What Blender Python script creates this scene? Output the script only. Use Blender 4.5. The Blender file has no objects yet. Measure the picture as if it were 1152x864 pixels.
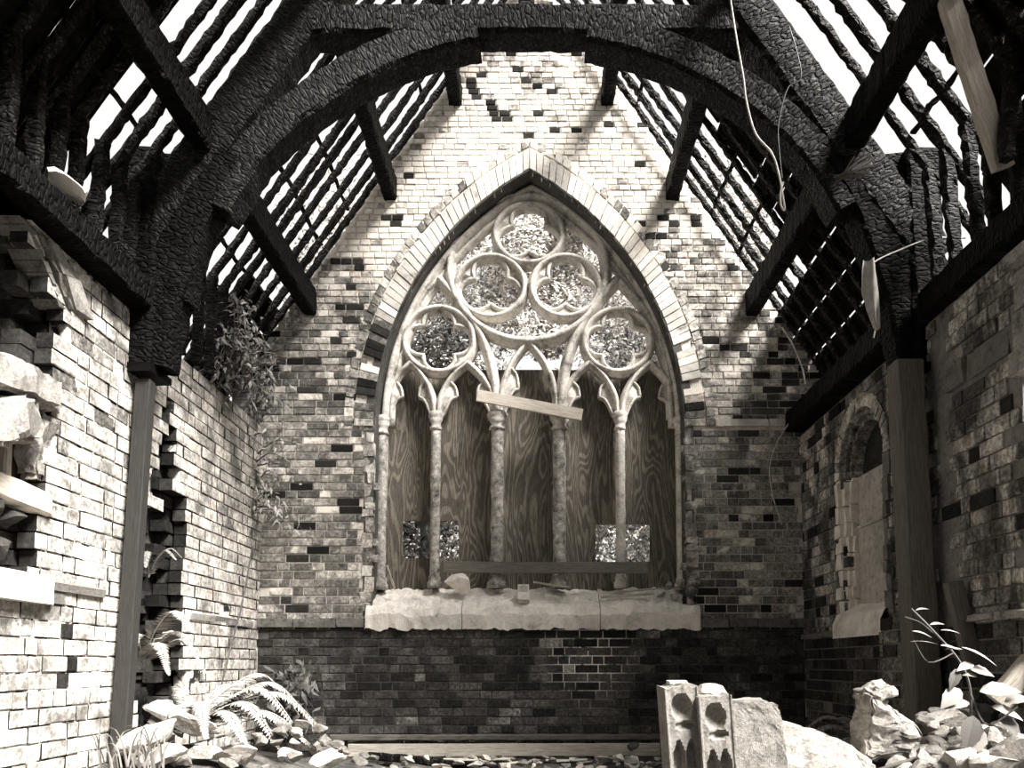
import bpy, math, random
from mathutils import Vector, Matrix
from mathutils import noise as NZ
random.seed(7)
R = random.uniform
C = bpy.context.scene.collection
V = Vector
PI = math.pi
# ------------------------------------------------------------------ camera model (metres; camera stands at x=0,y=0)
F = 896.0; CX = 605.0; P = math.radians(4); CZ = 0.9
CY = 748 - F*math.tan(P)

def at(px, py, Y):
    dx = (px-CX)/F; dy = (CY-py)/F
    t = Y/(math.cos(P)-dy*math.sin(P))
    return V((t*dx, Y, CZ+t*(math.sin(P)+dy*math.cos(P))))

def atX(px, py, X):
    dx = (px-CX)/F; dy = (CY-py)/F; t = X/dx
    return V((X, t*(math.cos(P)-dy*math.sin(P)), CZ+t*(math.sin(P)+dy*math.cos(P))))

XL, XR, YE = -2.46, 2.34, 7.0
RX, RZ, RS = -0.06, 7.4, 1.5            # roof: ridge x, ridge z, slope
def roofz(x): return RZ - RS*abs(x-RX)
SKY = 1.05

# ------------------------------------------------------------------ materials
def g(v, w=1.0):
    return (v*(1+.075*w), v, v*(1-.10*w), 1)

class NT:
    def __init__(s, name):
        s.m = bpy.data.materials.new(name); s.m.use_nodes = True
        s.t = s.m.node_tree; s.n = s.t.nodes
        s.b = s.n['Principled BSDF']; s.b.inputs['Specular IOR Level'].default_value = .3
        s.b.inputs['Roughness'].default_value = .85
    def N(s, typ, **kw):
        n = s.n.new(typ)
        for k, v in kw.items():
            if k in n.inputs: n.inputs[k].default_value = v
            else: setattr(n, k, v)
        return n
    def L(s, a, b): s.t.links.new(a, b)
    def ramp(s, src, stops, interp='LINEAR'):
        r = s.N('ShaderNodeValToRGB'); r.color_ramp.interpolation = interp
        el = r.color_ramp.elements
        while len(el) < len(stops): el.new(.5)
        for e, (p, c) in zip(el, stops):
            e.position = p; e.color = c if not isinstance(c, (int, float)) else (c, c, c, 1)
        s.L(src, r.inputs[0]); return r.outputs[0]
    def noise(s, scale, detail=6, rough=.6, vec=None, dist=0.0):
        n = s.N('ShaderNodeTexNoise', Scale=scale, Detail=detail, Roughness=rough, Distortion=dist)
        if vec is not None: s.L(vec, n.inputs['Vector'])
        return n.outputs['Fac']
    def coord(s, which='Object', scale=(1, 1, 1)):
        c = s.N('ShaderNodeTexCoord'); mp = s.N('ShaderNodeMapping'); mp.inputs['Scale'].default_value = scale
        s.L(c.outputs[which], mp.inputs[0]); return mp.outputs[0]
    def mix(s, fac, a, b, blend='MIX'):
        m = s.N('ShaderNodeMix'); m.data_type = 'RGBA'; m.blend_type = blend
        for sock, v in ((m.inputs[0], fac), (m.inputs[6], a), (m.inputs[7], b)):
            if isinstance(v, (int, float)) : sock.default_value = v if sock == m.inputs[0] else (v, v, v, 1)
            elif isinstance(v, tuple): sock.default_value = v
            else: s.L(v, sock)
        return m.outputs[2]
    def math(s, op, a, b=0.0):
        m = s.N('ShaderNodeMath'); m.operation = op
        for i, v in enumerate((a, b)):
            if isinstance(v, (int, float)): m.inputs[i].default_value = v
            else: s.L(v, m.inputs[i])
        return m.outputs[0]
    def bump(s, h, strength=.6, dist=.01):
        b = s.N('ShaderNodeBump', Strength=strength, Distance=dist); s.L(h, b.inputs['Height']); s.L(b.outputs[0], s.b.inputs['Normal'])
    def col(s, c):
        if isinstance(c, tuple): s.b.inputs['Base Color'].default_value = c
        else: s.L(c, s.b.inputs['Base Color'])

def brick_mat(name, lo, hi, stain=.0, stain_col=.02, speck=.35, wear=0.0, wear_col=.8, stain_scale=1.6, streak=1.0):
    n = NT(name); co = n.coord('Object')
    geo = n.N('ShaderNodeNewGeometry')
    base = n.ramp(geo.outputs['Random Per Island'], [(0, g(lo)), (.55, g((lo+hi)*.5)), (1, g(hi))])
    fine = n.noise(38, 8, .7, co)
    base = n.mix(speck, base, n.ramp(fine, [(.3, 0.0), (.5, .42), (.72, 1.0)]), 'OVERLAY')
    base = n.mix(speck*.7, base, n.ramp(n.noise(11, 6, .65, co, .5), [(.3, .08), (.5, .46), (.7, .92)]), 'OVERLAY')
    if wear:
        w = n.noise(5.0, 8, .68, co, .4)
        base = n.mix(n.ramp(w, [(.62-wear*.3, 0.0), (.70-wear*.3, 1.0)]), base, g(wear_col))
    if stain:
        st = n.noise(stain_scale, 7, .62, n.coord('Object', (1, 1, streak)), .6)
        base = n.mix(n.ramp(st, [(.54-stain*.25, 0.0), (.70-stain*.25, .85)]), base, g(stain_col))
    n.col(base); n.b.inputs['Roughness'].default_value = .95; n.b.inputs['Specular IOR Level'].default_value = .12
    n.bump(n.noise(60, 8, .75, co), .9, .006)
    return n.m

def stone_mat(name, v, dark=.12, amt=.45, scale=4, dirt=.5):
    n = NT(name); co = n.coord('Object')
    a = n.noise(scale, 9, .68, co, .3); b = n.noise(scale*7, 6, .7, co)
    base = n.ramp(a, [(.30, g(dark)), (.30+amt*.3, g(v*.72)), (.62, g(v))])
    base = n.mix(dirt, base, n.ramp(b, [(.28, .05), (.46, .5), (.7, .75)]), 'OVERLAY')
    n.col(base); n.b.inputs['Specular IOR Level'].default_value = .15
    n.bump(n.noise(scale*9, 8, .7, co), .7, .012)
    return n.m

def gappy(name):
    n = NT(name); co = n.coord('Object')
    n.col(n.ramp(n.noise(8, 7, .65, co, .4), [(.45, g(.012)), (.54, g(.62))])); n.bump(n.noise(50, 6, .7, co), .8, .01)
    return n.m

def dado_mortar(name, c):
    n = NT(name); co = n.coord('Object')
    a = n.noise(5, 9, .68, co)
    base = n.ramp(a, [(.35, g(.012)), (.65, g(.09))])
    sub = n.N('ShaderNodeVectorMath'); sub.operation = 'DISTANCE'; n.L(co, sub.inputs[0]); sub.inputs[1].default_value = c
    m = n.math('MULTIPLY', n.ramp(sub.outputs['Value'], [(.12, 1.0), (.5, 0.0)]), n.ramp(n.noise(7, 8, .7, co), [(.42, 0.0), (.5, 1.0)]))
    n.col(n.mix(m, base, g(.85))); n.bump(a, .6, .01)
    return n.m

def char_mat(name, lo=.0015, hi=.007, su=36, sv=14, glint=.06, spec=.13):
    n = NT(name); c = n.N('ShaderNodeTexCoord'); mp = n.N('ShaderNodeMapping'); mp.inputs['Scale'].default_value = (su, sv, 1)
    n.L(c.outputs['UV'], mp.inputs[0])
    dn = n.N('ShaderNodeTexNoise', Scale=.8, Detail=3.0); n.L(mp.outputs[0], dn.inputs['Vector'])
    add = n.N('ShaderNodeVectorMath'); add.operation = 'ADD'; n.L(mp.outputs[0], add.inputs[0]); n.L(dn.outputs['Color'], add.inputs[1])
    vo = n.N('ShaderNodeTexVoronoi', Scale=1.0, feature='DISTANCE_TO_EDGE'); n.L(add.outputs[0], vo.inputs['Vector'])
    d = vo.outputs['Distance']
    big = n.noise(.35, 5, .6, mp.outputs[0])
    plate = n.ramp(big, [(.35, g(lo, 1.3)), (.7, g(hi, 1.3))])
    edge = n.ramp(d, [(.0, 0.0), (.05, 0.0), (.10, 1.0), (.2, .9), (.3, .12)])
    fl = n.math('MULTIPLY', edge, n.ramp(n.noise(.9, 6, .7, mp.outputs[0]), [(.5, 0.0), (.64, 1.0)]))
    n.col(n.mix(fl, plate, g(glint, 1.5)))  # flecks along the plate rims: grazing highlights painted into the colour
    n.b.inputs['Roughness'].default_value = .55; n.b.inputs['Specular IOR Level'].default_value = spec
    h = n.math('ADD', n.ramp(d, [(0, 0.0), (.22, 1.0)]), n.noise(2.2, 5, .7, mp.outputs[0]))
    n.bump(h, 1.0, .014)
    return n.m

def wood_mat(name, lo, hi, rough=.8, gr=6, sc=(18, 1.2)):
    n = NT(name); c = n.N('ShaderNodeTexCoord'); mp = n.N('ShaderNodeMapping'); mp.inputs['Scale'].default_value = (sc[1], sc[0], 1)
    n.L(c.outputs['UV'], mp.inputs[0])
    a = n.noise(gr, 8, .65, mp.outputs[0], .8); b = n.noise(gr*6, 5, .7, mp.outputs[0])
    base = n.ramp(a, [(.3, g(lo, 1.5)), (.68, g(hi, 1.5))])
    base = n.mix(.4, base, n.ramp(b, [(.3, .2), (.7, .7)]), 'OVERLAY')
    n.col(base); n.b.inputs['Roughness'].default_value = rough; n.bump(b, .5, .004)
    return n.m

def ply_mat(name):
    n = NT(name); co = n.coord('Object', (1.8, 1.0, .26))
    oi = n.N('ShaderNodeObjectInfo'); cv = n.N('ShaderNodeVectorMath'); cv.operation = 'MULTIPLY_ADD'
    cm = n.N('ShaderNodeCombineXYZ'); n.L(oi.outputs['Random'], cm.inputs[0]); n.L(oi.outputs['Random'], cm.inputs[2])
    cv.inputs[1].default_value = (7, 7, 7); n.L(cm.outputs[0], cv.inputs[0]); n.L(co, cv.inputs[2])
    a = n.noise(2.4, 2, .45, cv.outputs[0], .7)
    ring = n.math('SINE', n.math('MULTIPLY', a, 125))
    fine = n.noise(42, 5, .7, cv.outputs[0])
    base = n.ramp(ring, [(.0, g(.105, 2.0)), (.42, g(.185, 2.0)), (1, g(.215, 2.0))])
    base = n.mix(.8, base, n.ramp(fine, [(.3, .14), (.68, .66)]), 'OVERLAY')
    n.col(base); n.b.inputs['Roughness'].default_value = .75
    n.bump(ring, .2, .002)
    return n.m

def leaf_mat(name, lo, hi, trans=.25):
    n = NT(name); geo = n.N('ShaderNodeNewGeometry')
    c = n.ramp(geo.outputs['Random Per Island'], [(0, g(lo)), (1, g(hi))])
    n.col(c); n.b.inputs['Roughness'].default_value = .55
    return n.m

def flat_mat(name, v, rough=.7, warm=1.0, metal=0.0):
    n = NT(name); co = n.coord('Object')
    a = n.noise(14, 6, .65, co)
    n.col(n.ramp(a, [(.3, g(v*.6, warm)), (.7, g(v*1.15, warm))])); n.b.inputs['Roughness'].default_value = rough
    n.b.inputs['Metallic'].default_value = metal
    n.bump(a, .3, .004)
    return n.m

M = dict(
    pale=brick_mat('pale_brick', .66, .90, 0, speck=.5, wear=.0),
    white=brick_mat('limewashed_brick', .34, .56, stain=.16, stain_col=.08, speck=.75, wear=.2, wear_col=.7, stain_scale=3.5),
    buff=brick_mat('buff_brick', .30, .62, stain=.18, stain_col=.07, speck=.85, wear=.3, wear_col=.78, stain_scale=2.6),
    tan=brick_mat('weathered_brick', .13, .38, stain=.24, stain_col=.03, speck=.95, wear=.12, wear_col=.55, stain_scale=2.2),
    dark=brick_mat('blue_brick', .012, .045, 0, speck=.6),
    dado=brick_mat('sooty_dado_brick', .02, .12, stain=.32, stain_col=.010, speck=.8, stain_scale=1.3),
    sootR=brick_mat('soot_streaked_brick', .20, .56, stain=.55, stain_col=.014, speck=.9, wear=.22, wear_col=.75, stain_scale=3.0, streak=.4),
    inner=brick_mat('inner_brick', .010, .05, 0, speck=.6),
    mortar=stone_mat('lime_mortar', .74, .2, .4, 6),
    mortard=dado_mortar('sooty_mortar', (.46, 7.0, .98)),
    mortarw=gappy('gappy_mortar'),
    mortarr=stone_mat('grey_mortar', .20, .02, .5, 5),
    stone=stone_mat('pale_limestone', .56, .12, .35, 3.5, .35),
    tracery=stone_mat('tracery_limestone', .68, .10, .55, 7, .7),
    flake=stone_mat('flaking_painted_stone', .62, .035, .95, 16, .8),
    white_stone=stone_mat('white_stone', .80, .3, .3, 5, .5),
    slabstone=stone_mat('slab_stone', .46, .2, .3, 6, .6),
    carvedstone=stone_mat('carved_limestone', .25, .06, .35, 9, .7),
    heapstone=stone_mat('heap_stone', .44, .12, .35, 7, .6),
    rubble=stone_mat('rubble_stone', .32, .07, .5, 9, .7),
    rubbled=stone_mat('dirty_rubble_stone', .17, .03, .5, 9, .6),
    soffit=stone_mat('shade_darkened_soffit', .09, .02, .5, 6, .6),  # reveal stone, its shade under the arch put into the colour
    dirt=stone_mat('rubble_dirt', .10, .012, .6, 7, .8),
    char=char_mat('charred_timber'),
    char2=char_mat('charred_lath', .003, .02, 30, 22, .11),
    black=char_mat('burnt_black_timber', .001, .005, 30, 14, .012, .06),
    board=char_mat('burnt_board', .002, .008, 12, 9, .02, .06),
    prop=wood_mat('brown_prop_timber', .008, .028),
    railwood=wood_mat('brown_rail_timber', .09, .2),
    greywood=wood_mat('grey_weathered_timber', .22, .50),
    palewood=wood_mat('pale_sawn_timber', .42, .72),
    dullwood=wood_mat('dull_sawn_timber', .06, .15),
    ply=ply_mat('plywood'),
    leaf=leaf_mat('tree_leaf', .06, .65),
    leafd=leaf_mat('dark_leaf', .008, .13),
    shrubleaf=leaf_mat('shrub_leaf', .04, .28),
    leafp=leaf_mat('plant_leaf', .08, .30),
    fern=leaf_mat('fern_leaf', .14, .42),
    fernd=leaf_mat('dull_fern_leaf', .08, .25),
    bark=flat_mat('bark', .08),
    wire=flat_mat('pale_wire', .55, .5),
    wired=flat_mat('dark_wire', .05, .5),
    rag=flat_mat('torn_sheeting', .30, .6),
    metal=flat_mat('rusty_metal', .08, .45, 1.5, .3),
    panel=stone_mat('grey_panel', .42, .12, .3, 3, .6),
    boxm=flat_mat('card_box', .6),
)
# ------------------------------------------------------------------ mesh builder
class MB:
    def __init__(s): s.v = []; s.f = []; s.mi = []; s.uv = []
    def add(s, vs, fs, mi=0, uvs=None):
        b = len(s.v); s.v.extend(tuple(x) for x in vs)
        for i, f in enumerate(fs):
            s.f.append(tuple(b+k for k in f)); s.mi.append(mi); s.uv.append(uvs[i] if uvs else None)
    def build(s, name, mats, parent=None, smooth=False):
        me = bpy.data.meshes.new(name); me.from_pydata(s.v, [], s.f)
        if not isinstance(mats, (list, tuple)): mats = [mats]
        for m in mats: me.materials.append(m)
        me.polygons.foreach_set('material_index', s.mi)
        if smooth: me.polygons.foreach_set('use_smooth', [True]*len(s.f))
        if any(u is not None for u in s.uv):
            l = me.uv_layers.new(name='UVMap'); fl = []
            for f, u in zip(s.f, s.uv):
                for k in range(len(f)): fl.extend(u[k] if u else (0, 0))
            l.data.foreach_set('uv', fl)
        me.update()
        o = bpy.data.objects.new(name, me); C.objects.link(o)
        if parent is not None: o.parent = parent
        return o
    # ---- shapes
    def bar(s, path, w, h, side, seg=.06, jit=.0, ch=.18, mi=0, taper=None, cap=True, u0=None):
        """beam along a path; w = size along 'side', h = size across; jit roughens the edges"""
        path = [V(p) for p in path]; side = V(side).normalized()
        pts = []
        for a, b in zip(path, path[1:]):
            n = max(1, int((b-a).length/seg)) if seg else 1
            for k in range(n): pts.append(a.lerp(b, k/n))
        pts.append(path[-1]); n = len(pts)
        c = ch*min(w, h)
        prof = [(-w/2+c, -h/2), (w/2-c, -h/2), (w/2, -h/2+c), (w/2, h/2-c), (w/2-c, h/2), (-w/2+c, h/2), (-w/2, h/2-c), (-w/2, -h/2+c)]
        per = [0]
        for k in range(8):
            a, b = prof[k], prof[(k+1) % 8]; per.append(per[-1]+math.hypot(a[0]-b[0], a[1]-b[1]))
        vs = []; L = R(0, 50) if u0 is None else u0; us = []
        for i, p in enumerate(pts):
            t = (pts[min(i+1, n-1)]-pts[max(i-1, 0)]).normalized()
            sd = (side - t*side.dot(t)).normalized(); up = t.cross(sd)
            if i: L += (p-pts[i-1]).length
            us.append(L); k_ = taper(i/(n-1)) if taper else 1
            for q in prof:
                j = V((R(-jit, jit), R(-jit, jit), R(-jit, jit))) if jit else V((0, 0, 0))
                vs.append(p + sd*q[0]*k_ + up*q[1]*k_ + j)
        fs = []; uvs = []; v0 = R(0, 20)
        for i in range(n-1):
            for k in range(8):
                fs.append((i*8+k, (i+1)*8+k, (i+1)*8+(k+1) % 8, i*8+(k+1) % 8))
                uvs.append(((us[i], v0+per[k]), (us[i+1], v0+per[k]), (us[i+1], v0+per[k+1]), (us[i], v0+per[k+1])))
        fs = [f[::-1] for f in fs]; uvs = [u[::-1] for u in uvs]
        if cap:
            fs.append(tuple(range(8))); uvs.append([(q[0]+L, q[1]) for q in prof])
            fs.append(tuple((n-1)*8+k for k in range(7, -1, -1))); uvs.append([(q[0]+L, q[1]) for q in prof[::-1]])
        s.add(vs, fs, mi, uvs); return s
    def tube(s, path, r, n=8, mi=0, closed=False, rf=None):
        path = [V(p) for p in path]; m = len(path); vs = []; fs = []
        ref = V((.3, -1, .2))
        for i, p in enumerate(path):
            t = (path[min(i+1, m-1)]-path[max(i-1, 0)]).normalized()
            a = t.cross(ref)
            if a.length < .1: a = t.cross(V((1, 0, 0)))
            a.normalize(); b = t.cross(a); rr = rf(i/(m-1)) if rf else r
            for k in range(n):
                th = 2*PI*k/n; vs.append(p+a*math.cos(th)*rr+b*math.sin(th)*rr)
        for i in range(m-1):
            for k in range(n): fs.append((i*n+k, i*n+(k+1) % n, (i+1)*n+(k+1) % n, (i+1)*n+k))
        fs.append(tuple(range(n-1, -1, -1))); fs.append(tuple((m-1)*n+k for k in range(n)))
        s.add(vs, fs, mi); return s
    def lathe(s, base, prof, n=12, mi=0, jit=0):
        vs = []; fs = []; m = len(prof); base = V(base)
        for r, z in prof:
            for k in range(n):
                th = 2*PI*k/n; rr = r+R(-jit, jit); vs.append(base+V((rr*math.cos(th), rr*math.sin(th), z)))
        for i in range(m-1):
            for k in range(n): fs.append((i*n+k, i*n+(k+1) % n, (i+1)*n+(k+1) % n, (i+1)*n+k))
        fs.append(tuple(range(n-1, -1, -1))); fs.append(tuple((m-1)*n+k for k in range(n)))
        s.add(vs, fs, mi); return s
    def sweep(s, path, prof, Y, closed=False, mi=0):
        """moulding along an (x,z) path lying in the plane y=Y; prof = (offset, depth towards -y) closed loop"""
        m = len(path); k = len(prof); vs = []; fs = []
        for i, (x, z) in enumerate(path):
            a = path[(i-1) % m] if closed else path[max(i-1, 0)]; b = path[(i+1) % m] if closed else path[min(i+1, m-1)]
            tx, tz = b[0]-a[0], b[1]-a[1]; l = math.hypot(tx, tz) or 1; nx, nz = -tz/l, tx/l
            for o, d in prof: vs.append((x+nx*o, Y-d, z+nz*o))
        for i in range(m if closed else m-1):
            j = (i+1) % m
            for q in range(k): fs.append((i*k+q, i*k+(q+1) % k, j*k+(q+1) % k, j*k+q))
        if not closed:
            fs.append(tuple(range(k-1, -1, -1))); fs.append(tuple((m-1)*k+q for q in range(k)))
        s.add(vs, fs, mi); return s
    def block(s, lo, hi, mi=0, jit=0):
        x0, y0, z0 = lo; x1, y1, z1 = hi
        vs = [V((x, y, z))+V((R(-jit, jit), R(-jit, jit), R(-jit, jit))) for z in (z0, z1) for y in (y0, y1) for x in (x0, x1)]
        s.add(vs, [(0, 2, 3, 1), (4, 5, 7, 6), (0, 1, 5, 4), (2, 6, 7, 3), (0, 4, 6, 2), (1, 3, 7, 5)], mi); return s
    def poly(s, pts, Y0, Y1, mi=0):
        """extruded (x,z) polygon"""
        n = len(pts); vs = [(x, Y0, z) for x, z in pts]+[(x, Y1, z) for x, z in pts]
        fs = [tuple(range(n)), tuple(range(2*n-1, n-1, -1))]+[(i, n+i, n+(i+1) % n, (i+1) % n) for i in range(n)]
        s.add(vs, fs, mi); return s

def tag(o, label, cat, group=None, kind=None):
    if label: o['label'] = label
    if cat: o['category'] = cat
    if group: o['group'] = group
    if kind: o['kind'] = kind
    return o
def struct(o): o['kind'] = 'structure'; return o
def empty(name, loc=(0, 0, 0)):
    o = bpy.data.objects.new(name, None); o.location = loc; o.empty_display_size = .1; C.objects.link(o); return o
def keep(o, root):     # parent while the mesh stays in world coordinates
    o.parent = root; o.matrix_parent_inverse = Matrix.Translation(root.location).inverted(); return o
def cr(pts, n=8):
    out = []; m = len(pts)
    for i in range(m-1):
        p0, p1, p2, p3 = (V(pts[max(i-1, 0)]), V(pts[i]), V(pts[i+1]), V(pts[min(i+2, m-1)]))
        for k in range(n):
            t = k/n
            out.append(.5*((2*p1)+(p2-p0)*t+(2*p0-5*p1+4*p2-p3)*t*t+(3*p1-p0-3*p2+p3)*t**3))
    out.append(V(pts[-1])); return out
ORD = ('first second third fourth fifth sixth seventh eighth ninth tenth eleventh twelfth thirteenth fourteenth fifteenth sixteenth '
       'seventeenth eighteenth nineteenth twentieth').split()+['twenty-first', 'twenty-second', 'twenty-third', 'twenty-fourth', 'twenty-fifth']

# ------------------------------------------------------------------ brick walls
class Frame:
    def __init__(s, O, U, Nn): s.O = V(O); s.U = V(U); s.N = V(Nn)
    def p(s, u, z, d=0): return s.O+s.U*u+s.N*d+V((0, 0, z))

def brick_wall(mb, fr, u0, u1, z0, z1, solid, matfn, hf, dep=0.0, back=.03, jit=.004, joint=.010, miss=0.0, lens=(.205, .1), wob_=.0025, side_mi=None):
    z = z0; row = 0
    while z < z1:
        h = hf(z); u = u0-R(0, .1)-(.07 if row % 2 else 0); k = row
        while u < u1:
            ln = lens(z) if callable(lens) else lens
            L = ln[k % 2]*R(.95, 1.05)
            if random.random() < .12: L = ln[0]
            k += 1
            a, b = max(u, u0), min(u+L-joint, u1); um = (a+b)/2; zm = z+h/2
            u += L
            if b-a < .025 or not solid(um, zm) or random.random() < miss: continue
            mi = matfn(um, zm, L < .15)
            if mi is None: continue
            d = dep+R(-jit, jit); c = R(.002, .006); zt = z+h-joint
            o = [(a, z), (b, z), (b, zt), (a, zt)]
            jx = lambda: R(-wob_, wob_)
            f_ = [(a+c+jx(), z+c+jx()), (b-c+jx(), z+c+jx()), (b-c+jx(), zt-c+jx()), (a+c+jx(), zt-c+jx())]
            vs = [fr.p(x, y, d-back) for x, y in o]+[fr.p(x, y, d-c*.6) for x, y in o]+[fr.p(x, y, d+R(-.001, .001)) for x, y in f_]
            fs = [(8, 9, 10, 11)]+[(4+i, 4+(i+1) % 4, 8+(i+1) % 4, 8+i) for i in range(4)]+[(i, (i+1) % 4, 4+(i+1) % 4, 4+i) for i in range(4)]
            mb.add(vs, fs[:5], mi)
            b0 = len(mb.v)-12
            for f in fs[5:]: mb.f.append(tuple(b0+k for k in f)); mb.mi.append(mi if side_mi is None else side_mi); mb.uv.append(None)
        z += h; row += 1

def backing(mb, fr, u0, u1, z0, z1, solid, d0, d1, mi=0, dz=.05, du=.02):
    z = z0
    while z < z1-1e-6:
        zt = min(z+dz, z1); zm = (z+zt)/2; u = u0; st = None
        n = int(round((u1-u0)/du))
        for i in range(n+1):
            um = u0+(i+.5)*du
            ok = i < n and solid(um, zm)
            if ok and st is None: st = u0+i*du
            if not ok and st is not None:
                en = u0+i*du
                vs = [fr.p(a, b, d) for d in (d0, d1) for a, b in ((st, z), (en, z), (en, zt), (st, zt))]
                mb.add(vs, [(0, 1, 2, 3), (7, 6, 5, 4), (0, 4, 5, 1), (1, 5, 6, 2), (2, 6, 7, 3), (3, 7, 4, 0)], mi); st = None
        z = zt

def arch_pts(cx, hw, zs, rise, n=24):
    Rr = (hw*hw+rise*rise)/(2*hw); a1 = math.asin(min(1, rise/Rr)); out = []
    for i in range(n+1):
        a = PI-a1*i/n; out.append((cx-hw+Rr+Rr*math.cos(a), zs+Rr*math.sin(a)))
    return out+[(2*cx-x, z) for x, z in out[-2::-1]]
def in_arch(x, z, cx, hw, zs, rise):
    Rr = (hw*hw+rise*rise)/(2*hw)
    if z < zs: return abs(x-cx) < hw
    return math.hypot(abs(x-cx)+Rr-hw, z-zs) < Rr

WX, WH, WS, WR = -.075, 1.388, 3.03, 2.39       # end window opening
ZSILL = 1.36
hfE = lambda z: .0757 if z < 1.3 else max(.053, .0757-.0215*(z-1.3)/4.4)
DZ = 1.27                                        # dado top on the end wall
def nz(x, z, s=1.0, o=0.0): return NZ.noise(V((x*s+o, z*s-o, o*1.7)))

# ---- end wall
frE = Frame((0, YE, 0), (1, 0, 0), (0, -1, 0))
def gable(x, z): return z < roofz(x)+.02 and XL-.3 < x < XR+.3
def solidE(x, z):
    if not gable(x, z): return False
    if z > ZSILL-.12 and in_arch(x, z, WX, WH+.20, WS, WR+.26) and z > 3.0: return False
    if 1.25 < z <= 3.0 and abs(x-WX) < WH+.04: return False
    if 3.03 < z < 3.10 and x > WX+WH+.1: return False
    return True
D0 = at(565, 137, YE); D1 = at(530, 95, YE)
def diaper(x, z):
    for cx, s in ((D0.x, 1), (D0.x+.55, .5)):
        sl = (D1.z-D0.z)/(D0.x-D1.x); zc = (D0.z+(D1.z-D0.z)); e = abs(z-zc)/sl+abs(x-cx); w = (D0.x-D1.x)
        if abs(e-w) < .05: return s
    return 0
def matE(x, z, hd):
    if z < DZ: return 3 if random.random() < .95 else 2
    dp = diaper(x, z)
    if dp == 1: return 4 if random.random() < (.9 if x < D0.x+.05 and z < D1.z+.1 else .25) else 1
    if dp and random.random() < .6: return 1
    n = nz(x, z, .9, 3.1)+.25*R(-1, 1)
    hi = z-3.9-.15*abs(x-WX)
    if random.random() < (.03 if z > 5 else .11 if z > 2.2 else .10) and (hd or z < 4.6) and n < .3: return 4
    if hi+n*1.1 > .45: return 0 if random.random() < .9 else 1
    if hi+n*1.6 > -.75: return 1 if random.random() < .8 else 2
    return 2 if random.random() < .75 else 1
mb = MB()
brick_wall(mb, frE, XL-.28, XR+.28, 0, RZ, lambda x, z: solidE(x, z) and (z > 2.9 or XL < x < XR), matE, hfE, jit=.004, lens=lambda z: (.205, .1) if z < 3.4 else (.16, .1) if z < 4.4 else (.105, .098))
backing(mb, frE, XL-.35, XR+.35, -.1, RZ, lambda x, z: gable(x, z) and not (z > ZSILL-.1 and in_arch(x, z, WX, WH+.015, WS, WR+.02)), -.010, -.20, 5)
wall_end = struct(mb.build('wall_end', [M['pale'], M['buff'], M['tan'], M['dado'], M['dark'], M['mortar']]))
# sooty mortar of the dado, stone band, string course and the projecting eaves of the gable
mb = MB(); mb.block((XL, YE+.0065, 0), (XR, YE+.02, DZ-.06)); keep(mb.build('dado_mortar', M['mortard']), wall_end)
mb = MB(); x = WX+WH+.28
while x < XR-.02:
    L = R(.3, .6); mb.block((x, YE-.012, 3.03), (min(x+L-.008, XR), YE+.05, 3.095), jit=.003); x += L
keep(mb.build('stone_band', M['stone']), wall_end)
mb = MB()
for a, b in ((XL, WX-WH-.02), (WX+WH+.05, XR)):
    x = a
    while x < b-.02:
        L = R(.25, .5); e = min(x+L-.008, b); mb.block((x, YE-.03-R(0, .012), DZ-.04), (e, YE+.02, DZ+.035), jit=.006); x += L
keep(mb.build('string_course', M['tan'] if False else M['rubbled']), wall_end)
# voussoir rings round the arch
def ring(name, o0, o1, n, proud, matw):
    mb = MB(); pts = arch_pts(WX, WH+o0, WS, WR+o0*1.15, 200); pto = arch_pts(WX, WH+o1, WS, WR+o1*1.15, 200)
    def resample(p, n):
        d = [0]
        for a, b in zip(p, p[1:]): d.append(d[-1]+math.hypot(a[0]-b[0], a[1]-b[1]))
        out = []; j = 0
        for i in range(n+1):
            t = d[-1]*i/n
            while j < len(d)-2 and d[j+1] < t: j += 1
            f = (t-d[j])/max(1e-9, d[j+1]-d[j]); out.append((p[j][0]+(p[j+1][0]-p[j][0])*f, p[j][1]+(p[j+1][1]-p[j][1])*f))
        return out
    A, B = resample(pts, n), resample(pto, n)
    for i in range(n):
        e = .05 if o1-o0 > .12 else .07
        q = []
        for (a, b, t) in ((A[i], A[i+1], e), (A[i], A[i+1], 1-e)): q.append((a[0]+(b[0]-a[0])*t, a[1]+(b[1]-a[1])*t))
        for (a, b, t) in ((B[i], B[i+1], 1-e), (B[i], B[i+1], e)): q.append((a[0]+(b[0]-a[0])*t, a[1]+(b[1]-a[1])*t))
        if i in (3, 8, n-6, n-11) and o1-o0 > .12: continue
        pr = proud+R(-.005, .006); c = .006; m = matw(i/n, sum(z for _, z in q)/4, sum(x for x, _ in q)/4)
        cx = sum(x for x, _ in q)/4; cz = sum(z for _, z in q)/4
        fq = [(cx+(x-cx)*.95+R(-.003, .003), cz+(z-cz)*.95+R(-.003, .003)) for x, z in q]
        vs = [(x, YE+.05, z) for x, z in q]+[(x, YE-pr+c, z) for x, z in q]+[(x, YE-pr, z) for x, z in fq]
        mb.add(vs, [(8, 11, 10, 9)]+[(4+k, 8+k, 8+(k+1) % 4, 4+(k+1) % 4) for k in range(4)]+[(k, 4+k, 4+(k+1) % 4, (k+1) % 4) for k in range(4)], m)
    return keep(mb.build(name, [M['stone'], M['pale'], M['buff'], M['tan'], M['dark']]), wall_end)
ring('voussoir_ring', .012, .185, 86, .012, lambda t, z, x: (0 if random.random() < .6 else 1) if z > 4.0 else random.choice((1, 2, 3, 3, 4) if x < 0 else (0, 1, 2, 2, 3, 4)))
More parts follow.
